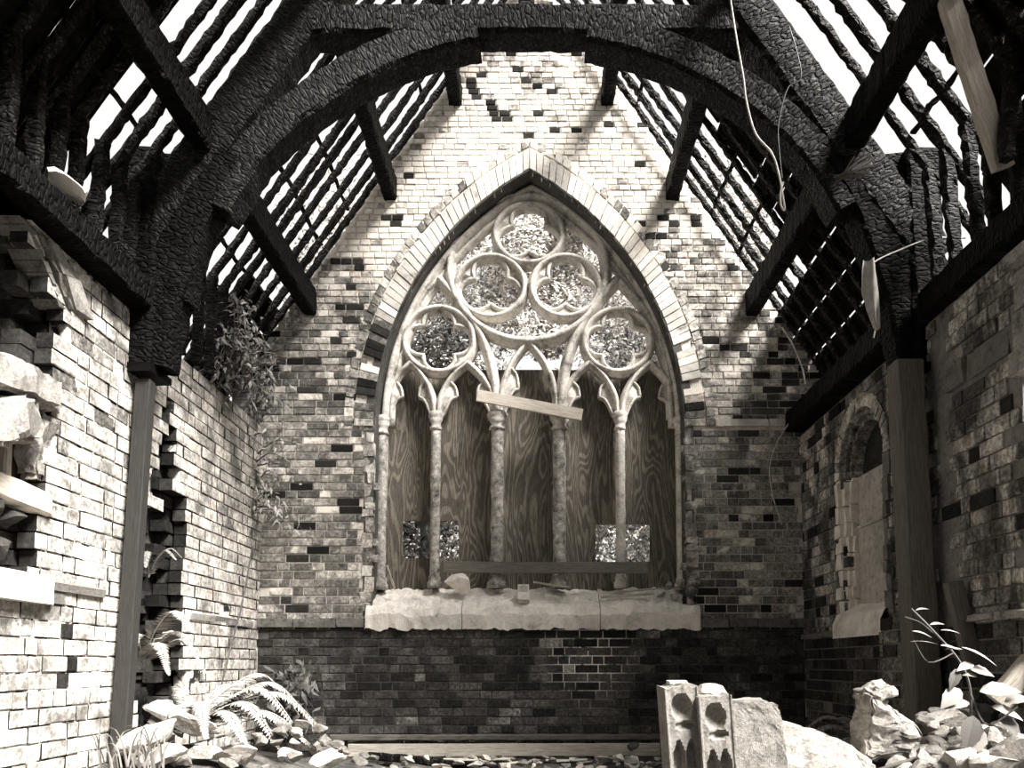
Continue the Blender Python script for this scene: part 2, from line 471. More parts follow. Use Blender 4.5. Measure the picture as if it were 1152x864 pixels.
ring('hood_ring', .20, .275, 74, .004, lambda t, z, x: random.choice((1, 2, 1, 2, 3)) if z > 4.6 else random.choice((2, 3, 3, 2)))
# broken brick quoins beside the window below the springing
mb = MB()
for s in (-1, 1):
    z = ZSILL+.02
    while z < WS:
        h = R(.06, .16); x0 = WX+s*(WH+.0); x1 = WX+s*(WH+R(.05, .11)); mb.block((min(x0, x1), YE-.006, z), (max(x0, x1), YE+.19, z+h-.008), random.choice((0, 1, 1)), .006); z += h
keep(mb.build('window_quoin', [M['tan'], M['buff']]), wall_end)

# ---- the great window (setting)
YT = 7.22
win = struct(empty('window_1', (WX, YT, ZSILL)))
T = lambda px, py: (lambda q: (q.x, q.z))(at(px, py, YT))
RS_ = lambda w, d: [(-w, -.07), (-w, -.01), (-w*.55, d*.35), (-w*.42, d*.85), (0, d*1.05), (w*.42, d*.85), (w*.55, d*.35), (w, -.01), (w, -.07)]
def rib(mb, pts, w, d, n=8, closed=False, raw=False):
    path = pts if raw else [(q.x, q.y) for q in cr([V((*T(*p), 0)) for p in pts], n)]
    mb.sweep(path, RS_(w, d), YT, closed); return mb
def ell(cx, cy, rx, ry, n=56):
    return [T(cx+rx*math.cos(2*PI*i/n), cy-ry*math.sin(2*PI*i/n)) for i in range(n)]
part = lambda mb, name, mat, sm=True: keep(mb.build(name, mat, None, sm), win)
# reveal: inner order and rough soffit, stone darkened to stand for their shade
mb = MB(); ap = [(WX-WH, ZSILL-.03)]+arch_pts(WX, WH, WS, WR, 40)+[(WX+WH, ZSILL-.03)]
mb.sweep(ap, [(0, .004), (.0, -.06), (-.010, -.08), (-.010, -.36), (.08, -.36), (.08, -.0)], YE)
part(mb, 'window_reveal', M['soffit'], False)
mb = MB(); Rr = T(433, 480); Rr2 = T(763, 480); ax = (Rr[0]+Rr2[0])/2; hw = (Rr2[0]-Rr[0])/2; az = T(594, 214)[1]
ap = arch_pts(ax, hw, Rr[1], az-Rr[1], 30)
mb.sweep(ap, RS_(.052, .075), YT); mb.sweep(arch_pts(ax, hw-.055, Rr[1], az-Rr[1]-.08, 30), RS_(.03, .02), YT)
part(mb, 'tracery_arch', M['tracery'])
mb = MB(); rib(mb, ell(594, 304, 88, 81), .055, .07, closed=True, raw=True); part(mb, 'rose_ring', M['tracery'])
def foil(cx, cy, rx, ry, n, d, r, name, rot=PI/2, skip=None):
    mb = MB(); rib(mb, ell(cx, cy, rx-4, ry-4), .042, .055, closed=True, raw=True)
    def rad(th):
        best = .3
        for k in range(n):
            a = rot+2*PI*k/n; c = math.cos(th-a); q = r*r-d*d*(1-c*c)
            if q > 0: best = max(best, d*c+math.sqrt(q))
        return best
    m = 96; o = []; i_ = []
    for k in range(m):
        th = 2*PI*k/m; f = rad(th); f_ = min(f, .92)
        i_.append(T(cx+rx*f_*math.cos(th), cy-ry*f_*math.sin(th))); o.append(T(cx+rx*.93*math.cos(th), cy-ry*.93*math.sin(th)))
    mb.sweep(i_, [(-.018, -.05), (-.018, .012), (0, .03), (.018, .012), (.018, -.05)], YT, True)
    for k in range(m):
        j = (k+1) % m
        q = [(*i_[k], 0), (*i_[j], 0), (*o[j], 0), (*o[k], 0)]
        mb.add([(x, YT-.002, z) for x, z, _ in q]+[(x, YT+.05, z) for x, z, _ in q], [(0, 1, 2, 3), (7, 6, 5, 4), (0, 4, 5, 1)])
    part(mb, name, M['tracery'])
foil(595, 264, 42, 37, 3, .43, .47, 'trefoil_ring'); foil(552, 323, 42, 38, 3, .43, .47, 'trefoil_ring'); foil(636, 323, 42, 38, 3, .43, .47, 'trefoil_ring')
foil(494, 383, 43, 40, 4, .46, .415, 'quatrefoil_ring'); foil(695, 384, 42, 39, 4, .46, .415, 'quatrefoil_ring')
mx = lambda p: [(1189-x, y) for x, y in p]
subR = [(560, 470), (557, 442), (553, 414), (543, 382), (521, 346), (494, 314)]; subL = [(434, 470), (437, 430), (444, 392), (460, 355), (475, 335), (494, 314)]
for q in ((subR, subL), (mx(subR), mx(subL))):
    mb = MB(); rib(mb, q[0], .052, .06); rib(mb, q[1], .036, .045); part(mb, 'sub_arch', M['tracery'])
def light_arch(x0, x1, ytop, ys=470, miss=()):
    mb = MB(); xc = (x0+x1)/2
    for s, xs in ((1, x0), (-1, x1)):
        if s in miss and False: continue
        k = abs(xc-xs); b = [(xs+s*2, ys), (xs+s*k*.16, ys-(ys-ytop)*.38), (xs+s*k*.48, ys-(ys-ytop)*.72), (xc, ytop)]
        rib(mb, b, .034, .045)
        if s in miss: continue
        # cusp
        tip = (xs+s*k*.68, ys-(ys-ytop)*.38)
        up = [(xs+s*k*.42, ys-(ys-ytop)*.66), (xs+s*k*.62, ys-(ys-ytop)*.55), tip]; lo = [tip, (xs+s*k*.44, ys-(ys-ytop)*.30), (xs+s*k*.2, ys-(ys-ytop)*.02)]
        pr = [(-.012, -.05), (-.012, .008), (0, .02), (.012, .008), (.012, -.05)]
        pts = [(v.x, v.y) for v in cr([V((*T(*p), 0)) for p in up], 5)]; pts2 = [(v.x, v.y) for v in cr([V((*T(*p), 0)) for p in lo], 5)]
        mb.sweep(pts, pr, YT); mb.sweep(pts2, pr, YT)
        edge = [(v.x, v.y) for v in cr([V((*T(*p), 0)) for p in [(xs+s*k*.2, ys-(ys-ytop)*.02), (xs+s*k*.2, ys-(ys-ytop)*.4), (xs+s*k*.42, ys-(ys-ytop)*.66)]], 4)]
        mb.poly(pts+pts2[1:]+edge[1:-1], YT, YT+.05)
    part(mb, 'light_arch', M['tracery'])
light_arch(433, 491, 408); light_arch(491, 560, 408); light_arch(560, 629, 384, miss=(-1,)); light_arch(629, 697, 408); light_arch(697, 765, 408)
def shaft(px, ytop, ybot, w, name, mat, cap=True, taper=0):
    a = at(px, ytop, YT); b = at(px, ybot, YT); r = w*YT/F/2; H = a.z-b.z; yb = YT-.03
    mb = MB(); n = 26
    prof = [(r*1.5, 0), (r*1.5, .05), (r*1.2, .07), (r*1.25, .10), (r, .12)]+[(r*R(.93, 1.05), .12+(H-.25)*k/n) for k in range(1, n+1)]
    mb.lathe((a.x, yb, b.z), prof, 10, jit=r*.05)
    mb.block((a.x-r*.75, YT-.02, b.z), (a.x+r*.75, YT+.08, a.z))
    o = part(mb, name, mat)
    mb = MB(); z = H-.13
    mb.lathe((a.x, yb, b.z+z), [(r*.95, -.01), (r*1.25, .0), (r*1.25, .018), (r*.98, .03), (r*1.1, .06), (r*1.45, .095), (r*1.28, .10), (r*1.55, .115), (r*1.55, .15), (r*1.1, .17)], 10, jit=r*.1)
    c = mb.build('capital', M['tracery'], None, True); c.parent = o
for px, w, m in ((491, 11, 'flake'), (560, 15, 'flake'), (629, 15, 'flake'), (697, 11, 'tracery')): shaft(px, 469, 662, w, 'mullion', M[m])
shaft(431, 474, 664, 12, 'jamb_shaft', M['flake']); shaft(765, 474, 664, 12, 'jamb_shaft', M['tracery'])
# sill: three broken stones, sloping
sill = struct(empty('trim_1', (WX, YE, ZSILL)))
def slab(name, x0, x1, mat, parent, ya, yb, za, zb, t=.16, n=(22, 9), amp=.02, seed=0):
    mb = MB(); nx, ny = n; vs = []; fs = []
    for k in (0, 1):
        for j in range(ny+1):
            for i in range(nx+1):
                u = i/nx; v = j/ny; x = x0+(x1-x0)*u; y = ya+(yb-ya)*v; z = za+(zb-za)*v**.7
                e = NZ.noise(V((x*5+seed, y*9, 2)))*amp+NZ.noise(V((x*17+seed, y*17, 5)))*amp*.6+NZ.noise(V((x*40+seed, y*40, 5)))*amp*.3
                if k == 0:
                    y -= (NZ.noise(V((x*7, seed, 1)))*.03 if j == 0 else 0)
                    z += e - (.03 if j == 0 else 0)
                else: z -= t; y += .02*(1-v)+NZ.noise(V((x*11, seed, 4)))*.03*(1-v); z += (NZ.noise(V((x*9, seed, 8)))*.03+NZ.noise(V((x*25, seed, 8)))*.015)*(1-v)
                vs.append((x, y, z))
    w = nx+1; B = w*(ny+1)
    for j in range(ny):
        for i in range(nx):
            a = j*w+i; fs.append((a, a+1, a+w+1, a+w)); fs.append((B+a, B+a+w, B+a+w+1, B+a+1))
    for i in range(nx): fs.append((i, B+i, B+i+1, i+1)); a = ny*w+i; fs.append((a, a+1, B+a+1, B+a))
    for j in range(ny): a = j*w; fs.append((a, a+w, B+a+w, B+a)); a = j*w+nx; fs.append((a, B+a, B+a+w, a+w))
    mb.add(vs, fs); return keep(mb.build(name, mat), parent)
sx = [at(p, 690, YE).x for p in (412, 520, 675, 787)]
for i in range(3):
    slab('sill_stone', sx[i]+.003, sx[i+1]-.003, M['white_stone'], sill, YE-.06, YT+.12, ZSILL+.01, ZSILL+.24, seed=i*3.1, amp=.032, n=(60, 18))

# ---- left wall
frL = Frame((XL, 0, 0), (0, 1, 0), (1, 0, 0))
def wob(z, s, o=0): return NZ.noise(V((o, z*s, 0.3)))
def openL(y, z, grow=0.0):
    g_ = grow
    # toothed doorway-like breach of the far bay
    if z < 2.70-g_:
        lo = 5.13 if z > 2.45 else 5.13-(2.45-z)*.14
        hi = 5.25 if z > 2.55 else 5.33 if z > 2.35 else 5.36 if z > 2.1 else 5.50 if z > 1.27 else 5.56
        if z < 1.9: lo = 4.86
        if z < .62: hi = 5.5
        w = wob(z, 7)*.05
        if lo+w+g_ < y < hi+w-g_: return True
    # window and broken wall of the near bay
    yb = 4.0
    if z > 2.32:
        if y < 4.02-max(0, z-2.72)**1.5*1.5-g_ and z < 3.1: return True
    elif z > 1.72:
        if y < 3.93+wob(z, 9, 4)*.06-g_: return True
    elif z > 1.28:
        if y < 3.87-g_: return True
    return False
topL = lambda y: 3.05 if y < 4.75 else (3.02+.02*wob(y, 4) if y > 4.9 else 2.9)
def solidL(y, z): return z < topL(y) and not openL(y, z)
def matL(y, z, hd):
    if 3.9 < y < 4.6 and .75 < z < 1.2:
        # dark header diaper on the pier
        c = abs((z-.75) % .45-.225)/.225; e = abs(abs(y-4.25)-(.02+c*.17)) < .055
        if e and hd: return 1
    if random.random() < (.035 if y < 4.75 else .03): return 2
    return 0
hfL = lambda z: .0865
mb = MB()
brick_wall(mb, frL, 3.0, YE, 0, 3.1, solidL, matL, hfL, jit=.005, miss=.010, back=.09, lens=(.215, .105), wob_=.006, side_mi=4)  # only fronts are limewashed; near-black sides also stand for shadow in the breach
backing(mb, frL, -1.5, 4.84, -.1, 3.05, lambda y, z: z < topL(y)-.02 and not openL(y, z, -.05), -.007, -.10, 3)
backing(mb, frL, 4.84, YE+.2, -.1, 3.05, lambda y, z: z < topL(y)-.02 and not openL(y, z, -.05), -.010, -.10, 3)
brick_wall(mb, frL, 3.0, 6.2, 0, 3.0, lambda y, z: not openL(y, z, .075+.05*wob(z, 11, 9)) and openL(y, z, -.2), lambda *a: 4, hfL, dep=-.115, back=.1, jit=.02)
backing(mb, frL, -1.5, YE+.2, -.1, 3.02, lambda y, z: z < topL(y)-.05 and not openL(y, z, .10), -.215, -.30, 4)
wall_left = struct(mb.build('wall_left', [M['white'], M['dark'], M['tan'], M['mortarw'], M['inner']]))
mb = MB()   # ledge of the near bay dado and string course of the far bay
slab('dado_ledge', 0, 1, M['white_stone'], wall_left, 0, 1, 0, 0) if False else None
def ledge(name, frame, u0, u1, z, pr, h, mat, parent, step=(.3, .5), jit=.012):
    mb = MB(); u = u0
    while u < u1-.02:
        L = R(*step); e = min(u+L-.006, u1); p_ = pr+R(-.02, .015)
        q = [(u, z), (e, z), (e, z+h), (u, z+h)]
        vs = [frame.p(a, b, -.02) for a, b in q]+[frame.p(a, b+(-.02 if i > 1 else 0)+R(-jit, jit)*.4, p_+R(-jit, jit)) for i, (a, b) in enumerate(q)]
        mb.add(vs, [(4, 5, 6, 7), (0, 1, 5, 4), (1, 2, 6, 5), (2, 3, 7, 6), (3, 0, 4, 7)]); u += L
    return keep(mb.build(name, mat), parent)
ledge('dado_ledge', frL, 3.0, 4.0, 1.20, .045, .15, M['white_stone'], wall_left)
ledge('dado_ledge', frL, 4.0, 4.48, 1.28, .02, .06, M['rubbled'], wall_left)
ledge('string_course', frL, 5.62, 6.98, 1.22, .012, .07, M['rubble'], wall_left)
# arch voussoirs of the near window: curved, big pale blocks plus thin mouldings
def arcL(y0, z0, y1, z1, bul, n):
    out = []
    for i in range(n+1):
        t = i/n; y = y0+(y1-y0)*t; z = z0+(z1-z0)*t; out.append((y+bul*math.sin(PI*t), z+bul*math.sin(PI*t)*.7))
    return out
mb = MB()
for off, wd, pr, nb in ((.0, .045, .0, 14), (.055, .04, .018, 14), (.105, .15, .03, 5)):
    A = arcL(3.3-0+off*.2, 3.22+off, 3.98+off, 2.74+off*.3, .05, nb)
    B = arcL(3.3+off*.2, 3.22+off+wd, 3.98+off+wd, 2.74+off*.3, .05, nb)
    for i in range(nb):
        q = [(a, min(b, 3.03)) for a, b in (A[i], A[i+1], B[i+1], B[i])]; c = (sum(a for a, _ in q)/4, sum(b for _, b in q)/4)
        q = [(c[0]+(a-c[0])*.94, c[1]+(b-c[1])*.94) for a, b in q]
        vs = [frL.p(a, b, -.15) for a, b in q]+[frL.p(a, b, pr+R(-.01, .012)) for a, b in q]
        mb.add(vs, [(4, 5, 6, 7), (0, 1, 5, 4), (1, 2, 6, 5), (2, 3, 7, 6), (3, 0, 4, 7)], 0 if off > .1 else 1)
keep(mb.build('arch_voussoir', [M['rubble'], M['rubbled']]), wall_left)
# lean dark passage behind the wall so that the breaches look into an unlit space
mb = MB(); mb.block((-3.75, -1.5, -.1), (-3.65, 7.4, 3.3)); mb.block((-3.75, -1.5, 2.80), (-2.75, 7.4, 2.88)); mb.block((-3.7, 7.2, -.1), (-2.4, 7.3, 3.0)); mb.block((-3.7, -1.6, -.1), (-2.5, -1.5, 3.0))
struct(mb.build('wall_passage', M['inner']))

# ---- right wall
frR = Frame((XR, 0, 0), (0, 1, 0), (-1, 0, 0))
LY, LH, LS = 5.69, .40, 2.33     # lancet centre, half width, springing
def openR(y, z, gr=0.0):
    if 1.22 < z < LS: return abs(y-LY) < LH-gr
    if z >= LS: return math.hypot(y-LY, (z-LS)*.92) < LH-gr
    return False
topR = lambda y: 2.97 if y > 4.45 else 2.95
def solidR(y, z): return not (y < 3.78 and .62 < z < 2.86) and z < topR(y) and not (openR(y, z, -.1 if z > LS else 0)) and not (4.46 < y < 4.66 and z > 1.1) and not (2.44 < z < 2.60 and y < 4.46)
def matR(y, z, hd):
    if z < 1.14: return 1
    n = nz(y, z, 1.5, 8)
    if random.random() < .12: return 2
    return 0 if n > -.3 or y < 4.5 else 3
mb = MB()
brick_wall(mb, frR, 3.0, YE, 0, 3.05, solidR, matR, hfL, jit=.006, miss=.01, back=.06, lens=(.215, .105))
backing(mb, frR, -1.5, YE+.2, -.1, 2.96, lambda y, z: z < topR(y)-.02 and not openR(y, z, -.01) and not (-.8 < y < 3.78 and .62 < z < 2.86), -.012, -.3, 4)
wall_right = struct(mb.build('wall_right', [M['sootR'], M['dado'], M['dark'], M['tan'], M['mortarr']]))
ledge('stone_band', frR, 3.0, 4.44, 2.445, .012, .15, M['rubbled'], wall_right, (.35, .6))
ledge('string_course', frR, 5.25, 6.98, 1.12, .03, .06, M['rubbled'], wall_right)
ledge('dado_ledge', frR, 3.2, 4.3, 1.13, .05, .05, M['rubble'], wall_right)
# projecting lower pier by the window
mb = MB(); frP = Frame((XR-.10, 0, 0), (0, 1, 0), (-1, 0, 0))
brick_wall(mb, frP, 4.72, 5.22, 0, 1.16, lambda y, z: True, lambda y, z, h: 0 if random.random() < .6 else 1 if random.random() < .7 else 2, hfL, jit=.006, back=.05)
mb.block((XR-.092, 4.72, -.05), (XR+.02, 5.215, 1.15), 3)
keep(mb.build('lower_pier', [M['tan'], M['dado'], M['dark'], M['mortarr']]), wall_right)
# quoins with ledges where a further opening begins at the edge of view
mb = MB()
for z0, z1, pr in ((2.83, 2.90, .06), (2.62, 2.82, .01), (2.42, 2.61, .02), (2.30, 2.41, .05)):
    mb.block((XR-pr, 3.45, z0), (XR+.05, 3.79, z1-.008), jit=.008)
keep(mb.build('quoin', M['rubble']), wall_right)
# lancet window
w2 = struct(empty('window_2', (XR, LY, 1.25)))
mb = MB(); n = 22
def arcR(r, k): a = PI*k/n; return (LY-r*math.cos(a), LS+r*math.sin(a)/.92)
for r0, r1, pr in ((LH-.0, LH+.09, .006), (LH-.045, LH-.005, -.03), (LH-.085, LH-.05, -.06)):
    for k in range(n):
        q = [arcR(r0, k+.04), arcR(r0, k+.96), arcR(r1, k+.96), arcR(r1, k+.04)]
        vs = [frR.p(a, b, -.2) for a, b in q]+[frR.p(a, b, pr+R(-.004, .006)) for a, b in q]
        mb.add(vs, [(4, 5, 6, 7), (0, 1, 5, 4), (1, 2, 6, 5), (2, 3, 7, 6), (3, 0, 4, 7)], 0 if r1 > LH else 1)
keep(mb.build('window_arch', [M['buff'], M['tan']]), w2)
mb = MB()
for s in (-1, 1):
    z = 1.24
    while z < LS:
        h = R(.09, .2); dpt = R(-.01, .03)
        for r0, r1, pr in ((LH-.02, LH+R(.02, .1), .006), (LH-.07, LH-.02, -.03), (LH-.11, LH-.07, -.06)):
            a, b = LY+s*r0, LY+s*r1; lo = frR.p(min(a, b), z, -.22); hi = frR.p(max(a, b), min(z+h, LS)-.008, pr+dpt*.6)
            mb.block((min(lo.x, hi.x), lo.y, lo.z), (max(lo.x, hi.x), hi.y, hi.z), 0 if s > 0 else 1, .008)
        z += h
keep(mb.build('window_jamb', [M['white_stone'], M['rubbled']]), w2)
slab_ = MB(); slab_.block((XR+.09, LY-.33, 1.2), (XR+.13, LY+.33, 1.93), jit=.003); keep(slab_.build('blocking_panel', M['panel']), w2)
slab_ = MB(); slab_.block((XR+.10, LY-.33, 1.945), (XR+.14, LY+.33, 2.32), jit=.003); slab_.block((XR+.08, LY-.33, 1.925), (XR+.12, LY+.33, 1.945)); keep(slab_.build('blocking_panel', M['panel']), w2)
slab_ = MB(); slab_.block((XR+.15, LY-.36, 2.33), (XR+.2, LY+.36, 2.78), jit=.003); keep(slab_.build('blocking_panel', M['inner']), w2)  # black sheet standing for the dark depth of the arch head
mb = MB(); nx, ny = 18, 8; vs = []; fs = []
for j in range(ny+1):
    for i in range(nx+1):
        y = LY-.42+.86*i/nx; t = j/ny; x = XR-.07+.26*t; z = 1.25+.17*t+NZ.noise(V((x*6, y*6, 1)))*.03-(.05 if j == 0 else 0)
        vs.append((x, y, z))
for j in range(ny):
    for i in range(nx): a = j*(nx+1)+i; fs.append((a, a+nx+1, a+nx+2, a+1))
b_ = len(vs); vs += [(x, y, 1.1) for x, y, z in vs[:nx+1]]
for i in range(nx): fs.append((i, i+1, b_+i+1, b_+i))
mb.add(vs, fs); keep(mb.build('window_sill', M['white_stone']), w2)

mb = MB(); mb.poly([(-2.8, -.1), (2.7, -.1), (2.7, roofz(2.7)), (RX, RZ), (-2.8, roofz(-2.8))], -1.5, -1.7); struct(mb.build('wall_back_sky_block', M['tan']))  # unseen gable behind the camera, added to cut sky light
mb = MB(); q = [V((-3.0, 0, roofz(-3.0)+.1)), V((RX, 0, RZ+.1))]; mb.add([(q[0].x, -1.6, q[0].z), (q[1].x, -1.6, q[1].z), (q[1].x, 3.2, q[1].z), (q[0].x, 3.2, q[0].z)]+[(q[0].x, -1.6, q[0].z+.05), (q[1].x, -1.6, q[1].z+.05), (q[1].x, 3.2, q[1].z+.05), (q[0].x, 3.2, q[0].z+.05)], [(0, 1, 2, 3), (7, 6, 5, 4), (0, 4, 5, 1), (1, 5, 6, 2), (2, 6, 7, 3), (3, 7, 4, 0)])
struct(mb.build('ceiling_sky_block', M['board']))  # unseen left roof slope over the camera, added to block sky light
# ---- floor: rubble-strewn ground
def floorz(x, y):
    h = .10+.05*NZ.noise(V((x*1.3, y*1.3, 0)))+.03*NZ.noise(V((x*5, y*5, 2)))
    h += .30*math.exp(-((x+2.1)/.75)**2-((y-4.9)/1.0)**2)
    h += .30*math.exp(-((x-1.9)/.6)**2-((y-4.3)/.9)**2)
    return h
mb = MB(); nx, ny = 70, 110; vs = []; fs = []
for j in range(ny+1):
    for i in range(nx+1):
        x = -2.7+5.3*i/nx; y = -1.5+8.6*j/ny; vs.append((x, y, floorz(x, y)))
for j in range(ny):
    for i in range(nx): a = j*(nx+1)+i; fs.append((a, a+1, a+nx+2, a+nx+1))
mb.add(vs, fs); floor = struct(mb.build('floor', M['dirt']))
mb = MB(); mb.block((-14, -8, -.3), (14, 40, -.12)); struct(mb.build('ground_outside', M['dirt']))

# ------------------------------------------------------------------ roof truss
YTR = 4.8
tr = tag(empty('roof_truss', (RX, YTR, 2.7)), 'heavy charred timber truss with arched braces spanning the nave', 'roof truss')
def tpart(name, mbx, mat=None): return keep(mbx.build(name, mat or M['char']), tr)
def A2(px, py): return at(px, py, YTR)
nrm = V((RS, 0, 1)).normalized()
for s in (-1, 1):
    # principal under the rafters
    q = lambda d, off: V((RX+s*d, YTR, roofz(RX+d)))-V((s*nrm.x, 0, nrm.z))*off
    mb = MB().bar([q(2.62, .16), q(.02, .16)], .24, .27, (0, 1, 0), .05, .007, .12); tpart('principal_rafter', mb)
px_ = lambda o, y, s: A2(600+s*o, y)
mb = MB().bar([A2(345, 33), A2(470, 33), A2(600, 32), A2(855, 33)], .2, .19, (0, 1, 0), .05, .006, .1); tpart('collar_beam', mb)
mb = MB().bar([V((A2(592, 30).x, YTR, 4.98)), V((A2(592, 30).x, YTR, 7.2))], .1, .1, (0, 1, 0), .05, .005); tpart('king_post', mb)
mb = MB().bar([A2(604, 19), A2(622, 17)], .14, .09, (0, 1, 0), .02, .006); tpart('post_block', mb, M['dullwood'])
for s in (-1, 1):
    c = cr([px_(62, 42, s), px_(110, 52, s), px_(170, 74, s), px_(225, 104, s), px_(280, 145, s), px_(320, 187, s), px_(352, 240, s)], 6)
    mb = MB().bar(c, .22, .21, (0, 1, 0), .05, .006, .1); tpart('arched_brace', mb)
    c = cr([px_(342, 180, s), px_(375, 235, s), px_(398, 300, s), px_(415, 360, s), px_(424, 415, s)], 6)
    mb = MB().bar(c, .22, .25, (0, 1, 0), .05, .006, .1, taper=lambda t: 1.1-.25*t); tpart('wall_brace', mb, M['black'])
    mb = MB().bar([px_(428, 180, s), px_(440, 418, s)], .26, .21, (0, 1, 0), .05, .006, .1); tpart('wall_post', mb, M['black'])
    mb = MB().bar([px_(395, 180, s)+V((0, .03, 0)), px_(414, 340, s)+V((0, .03, 0))], .18, .34, (0, 1, 0), .05, .006, .1); tpart('gusset_plank', mb, M['black'])
    a = px_(441, 421, s); mb = MB().block((a.x-.125, YTR-.15, a.z-.03), (a.x+.125, YTR+.13, a.z+.02), jit=.006); tpart('corbel_plate', mb, M['black'])

# purlins
PUR = [('lower', 2.0, .23), ('middle', 1.29, .21), ('upper', .70, .19)]
for s, sd in ((-1, 'left'), (1, 'right')):
    for nm, d, h in PUR:
        x = RX+s*d; z = roofz(x)-.12-h*.5
        for y0, y1, wh in ((3.0, YTR-.13, 'in front of the truss'), (YTR+.13, YE+.06, 'running from truss to gable wall')):
            mb = MB().bar([(x, y0, z), (x, y1, z)], .12, h, (1, 0, 0), .05, .006, .12)
            tag(mb.build('purlin', M['black']), f'thick black {nm} purlin of the {sd} roof slope, {wh}', 'beam', 'charred purlins')
mb = MB().bar([(RX, 3.0, RZ-.06), (RX, YE, RZ-.06)], .06, .2, (1, 0, 0), .06, .005)
tag(mb.build('ridge_board', M['black']), 'charred ridge board along the top of the roof', 'beam')
# common rafters and the uprights under the eaves
for s, sd in ((-1, 'left'), (1, 'right')):
    y = 6.93; i = 0
    while y > 3.3:
        yy = y+R(-.012, .012)
        if abs(yy-YTR) > .12:
            jx = R(-.02, .02); a = V((RX+s*2.95, yy+jx, roofz(RX+2.95)-.0)); b = V((RX+s*.03, yy, roofz(RX+.03)))
            w = R(.047, .068); off = V((s*nrm.x, 0, nrm.z))*.0
            mid = a.lerp(b, R(.4, .6))+V((0, R(-.02, .02), 0))
            mb = MB().bar([a-off, mid-off, b-off], w, R(.042, .055), (0, 1, 0), .04, .0075, .25)
            tag(mb.build('rafter', M['char2']), f'thin charred rafter of the {sd} roof slope, {ORD[i]} from the gable wall', 'rafter', f'charred rafters of the {sd} slope')
            if y < 4.75 or (s < 0 and y < 6.3):
                x = RX+s*2.38; zt = roofz(x)+.0
                mb = MB().bar([(x+s*R(.0, .06), yy, 3.06), (x, yy, zt)], .055, .07, (0, 1, 0), .045, .008, .2)
                tag(mb.build('eaves_upright', M['char']), f'charred upright post on the {sd} wall head below rafter {ORD[i]} from the gable', 'post', f'uprights on the {sd} wall head')
            i += 1
        y -= .19 if s < 0 else .2
    # remnants of tiling battens
    k = 0
    for d, segs in ((.62, ((5.1, 6.9),)), (.95, ((4.0, 4.6), (5.2, 6.9))), (1.35, ((5.0, 6.92),)), (1.62, ((3.7, 4.5), (5.6, 6.9))), (1.85, ((5.2, 6.9),)), (2.25, ((5.7, 6.9), (3.9, 4.5)))):
        for y0, y1 in segs:
            x = RX+s*d; nv = V((s*nrm.x, 0, nrm.z))*.035; z = roofz(x)
            pts = [V((x, y0+(y1-y0)*t/6, z+R(-.02, .02)))+nv for t in range(7)]
            mb = MB().bar(pts, .018, .03, (0, 0, 1), .05, .005, .2)
            tag(mb.build('batten', M['board']), f'thin burnt tiling batten across the {sd} rafters, {ORD[k]} up from the ridge', 'batten', f'burnt battens of the {sd} slope'); k += 1
# surviving roof boards
def rboard(s, d, wd, y0, y1, label, grp, along=True):
    nv = V((s*nrm.x, 0, nrm.z)); tx = V((s*1, 0, -RS)).normalized()
    p = V((RX+s*d, 0, roofz(RX+d)))+nv*.05
    if along: path = [p+V((0, y0, 0)), p+V((0, y1, 0))]; side = tx
    else: path = [p+V((0, y0, 0)), V((RX+s*y1, y0, roofz(RX+y1)))+nv*.05]; side = V((0, 1, 0))
    mb = MB().bar(path, wd, .02, side, .12, .003, .2)
    tag(mb.build('roof_board', M['board']), label, 'board', grp)
i = 0
for d in [1.10+.148*k for k in range(12)]:
    rboard(1, d, .256-R(0, .006), R(4.9, 4.95), R(5.95, 6.15)+.28*max(0, d-1.6)-(.5 if d < 1.3 else 0)+(1.0 if d > 2.2 else 0), f'black roof board still nailed behind the truss on the right, {ORD[i]} down', 'boards behind the right truss foot'); i += 1
i = 0
for d in [1.05+.148*k for k in range(12)]:
    rboard(1, d, .254-R(0, .008), 3.25, 3.95+R(-.1, .1), f'black roof board at the top right corner of the view, {ORD[i]} down', 'boards of the near right slope'); i += 1
i = 0
for y in (2.98, 3.14, 3.30, 3.46, 3.62, 3.785, 3.945, 4.10):
    rboard(-1, 2.9, .152, y, .6 if y < 4.05 else 1.75, f'black roof board at the top left corner of the view, {ORD[i]} from front', 'boards of the near left slope', False); i += 1
i = 0
for d in (2.30, 2.45, 2.6, 2.75):
    rboard(-1, d, .254-R(0, .006), R(6.2, 6.4), 7.05, f'black roof board low in the left corner by the gable, {ORD[i]} down', 'boards in the left gable corner'); i += 1
# wall plates
mb = MB().bar([(XL+.03, 2.9, 3.13), (XL+.03, 4.66, 3.13)], .2, .17, (1, 0, 0), .06, .006, .08)
tag(mb.build('wall_plate', M['black']), 'black timber plate on the head of the near left wall', 'beam')
mb = MB().bar([(XR+.0, 4.95, 3.06), (XR+.0, 6.98, 3.06)], .26, .18, (1, 0, 0), .06, .006, .08)
tag(mb.build('wall_plate', M['black']), 'black timber plate on the right wall head above the lancet window', 'beam')
mb = MB().bar([(XR+.05, 3.0, 3.05), (XR+.05, 4.64, 3.05)], .22, .17, (1, 0, 0), .06, .006, .08)
tag(mb.build('wall_plate', M['black']), 'black timber plate on the head of the near right wall', 'beam')
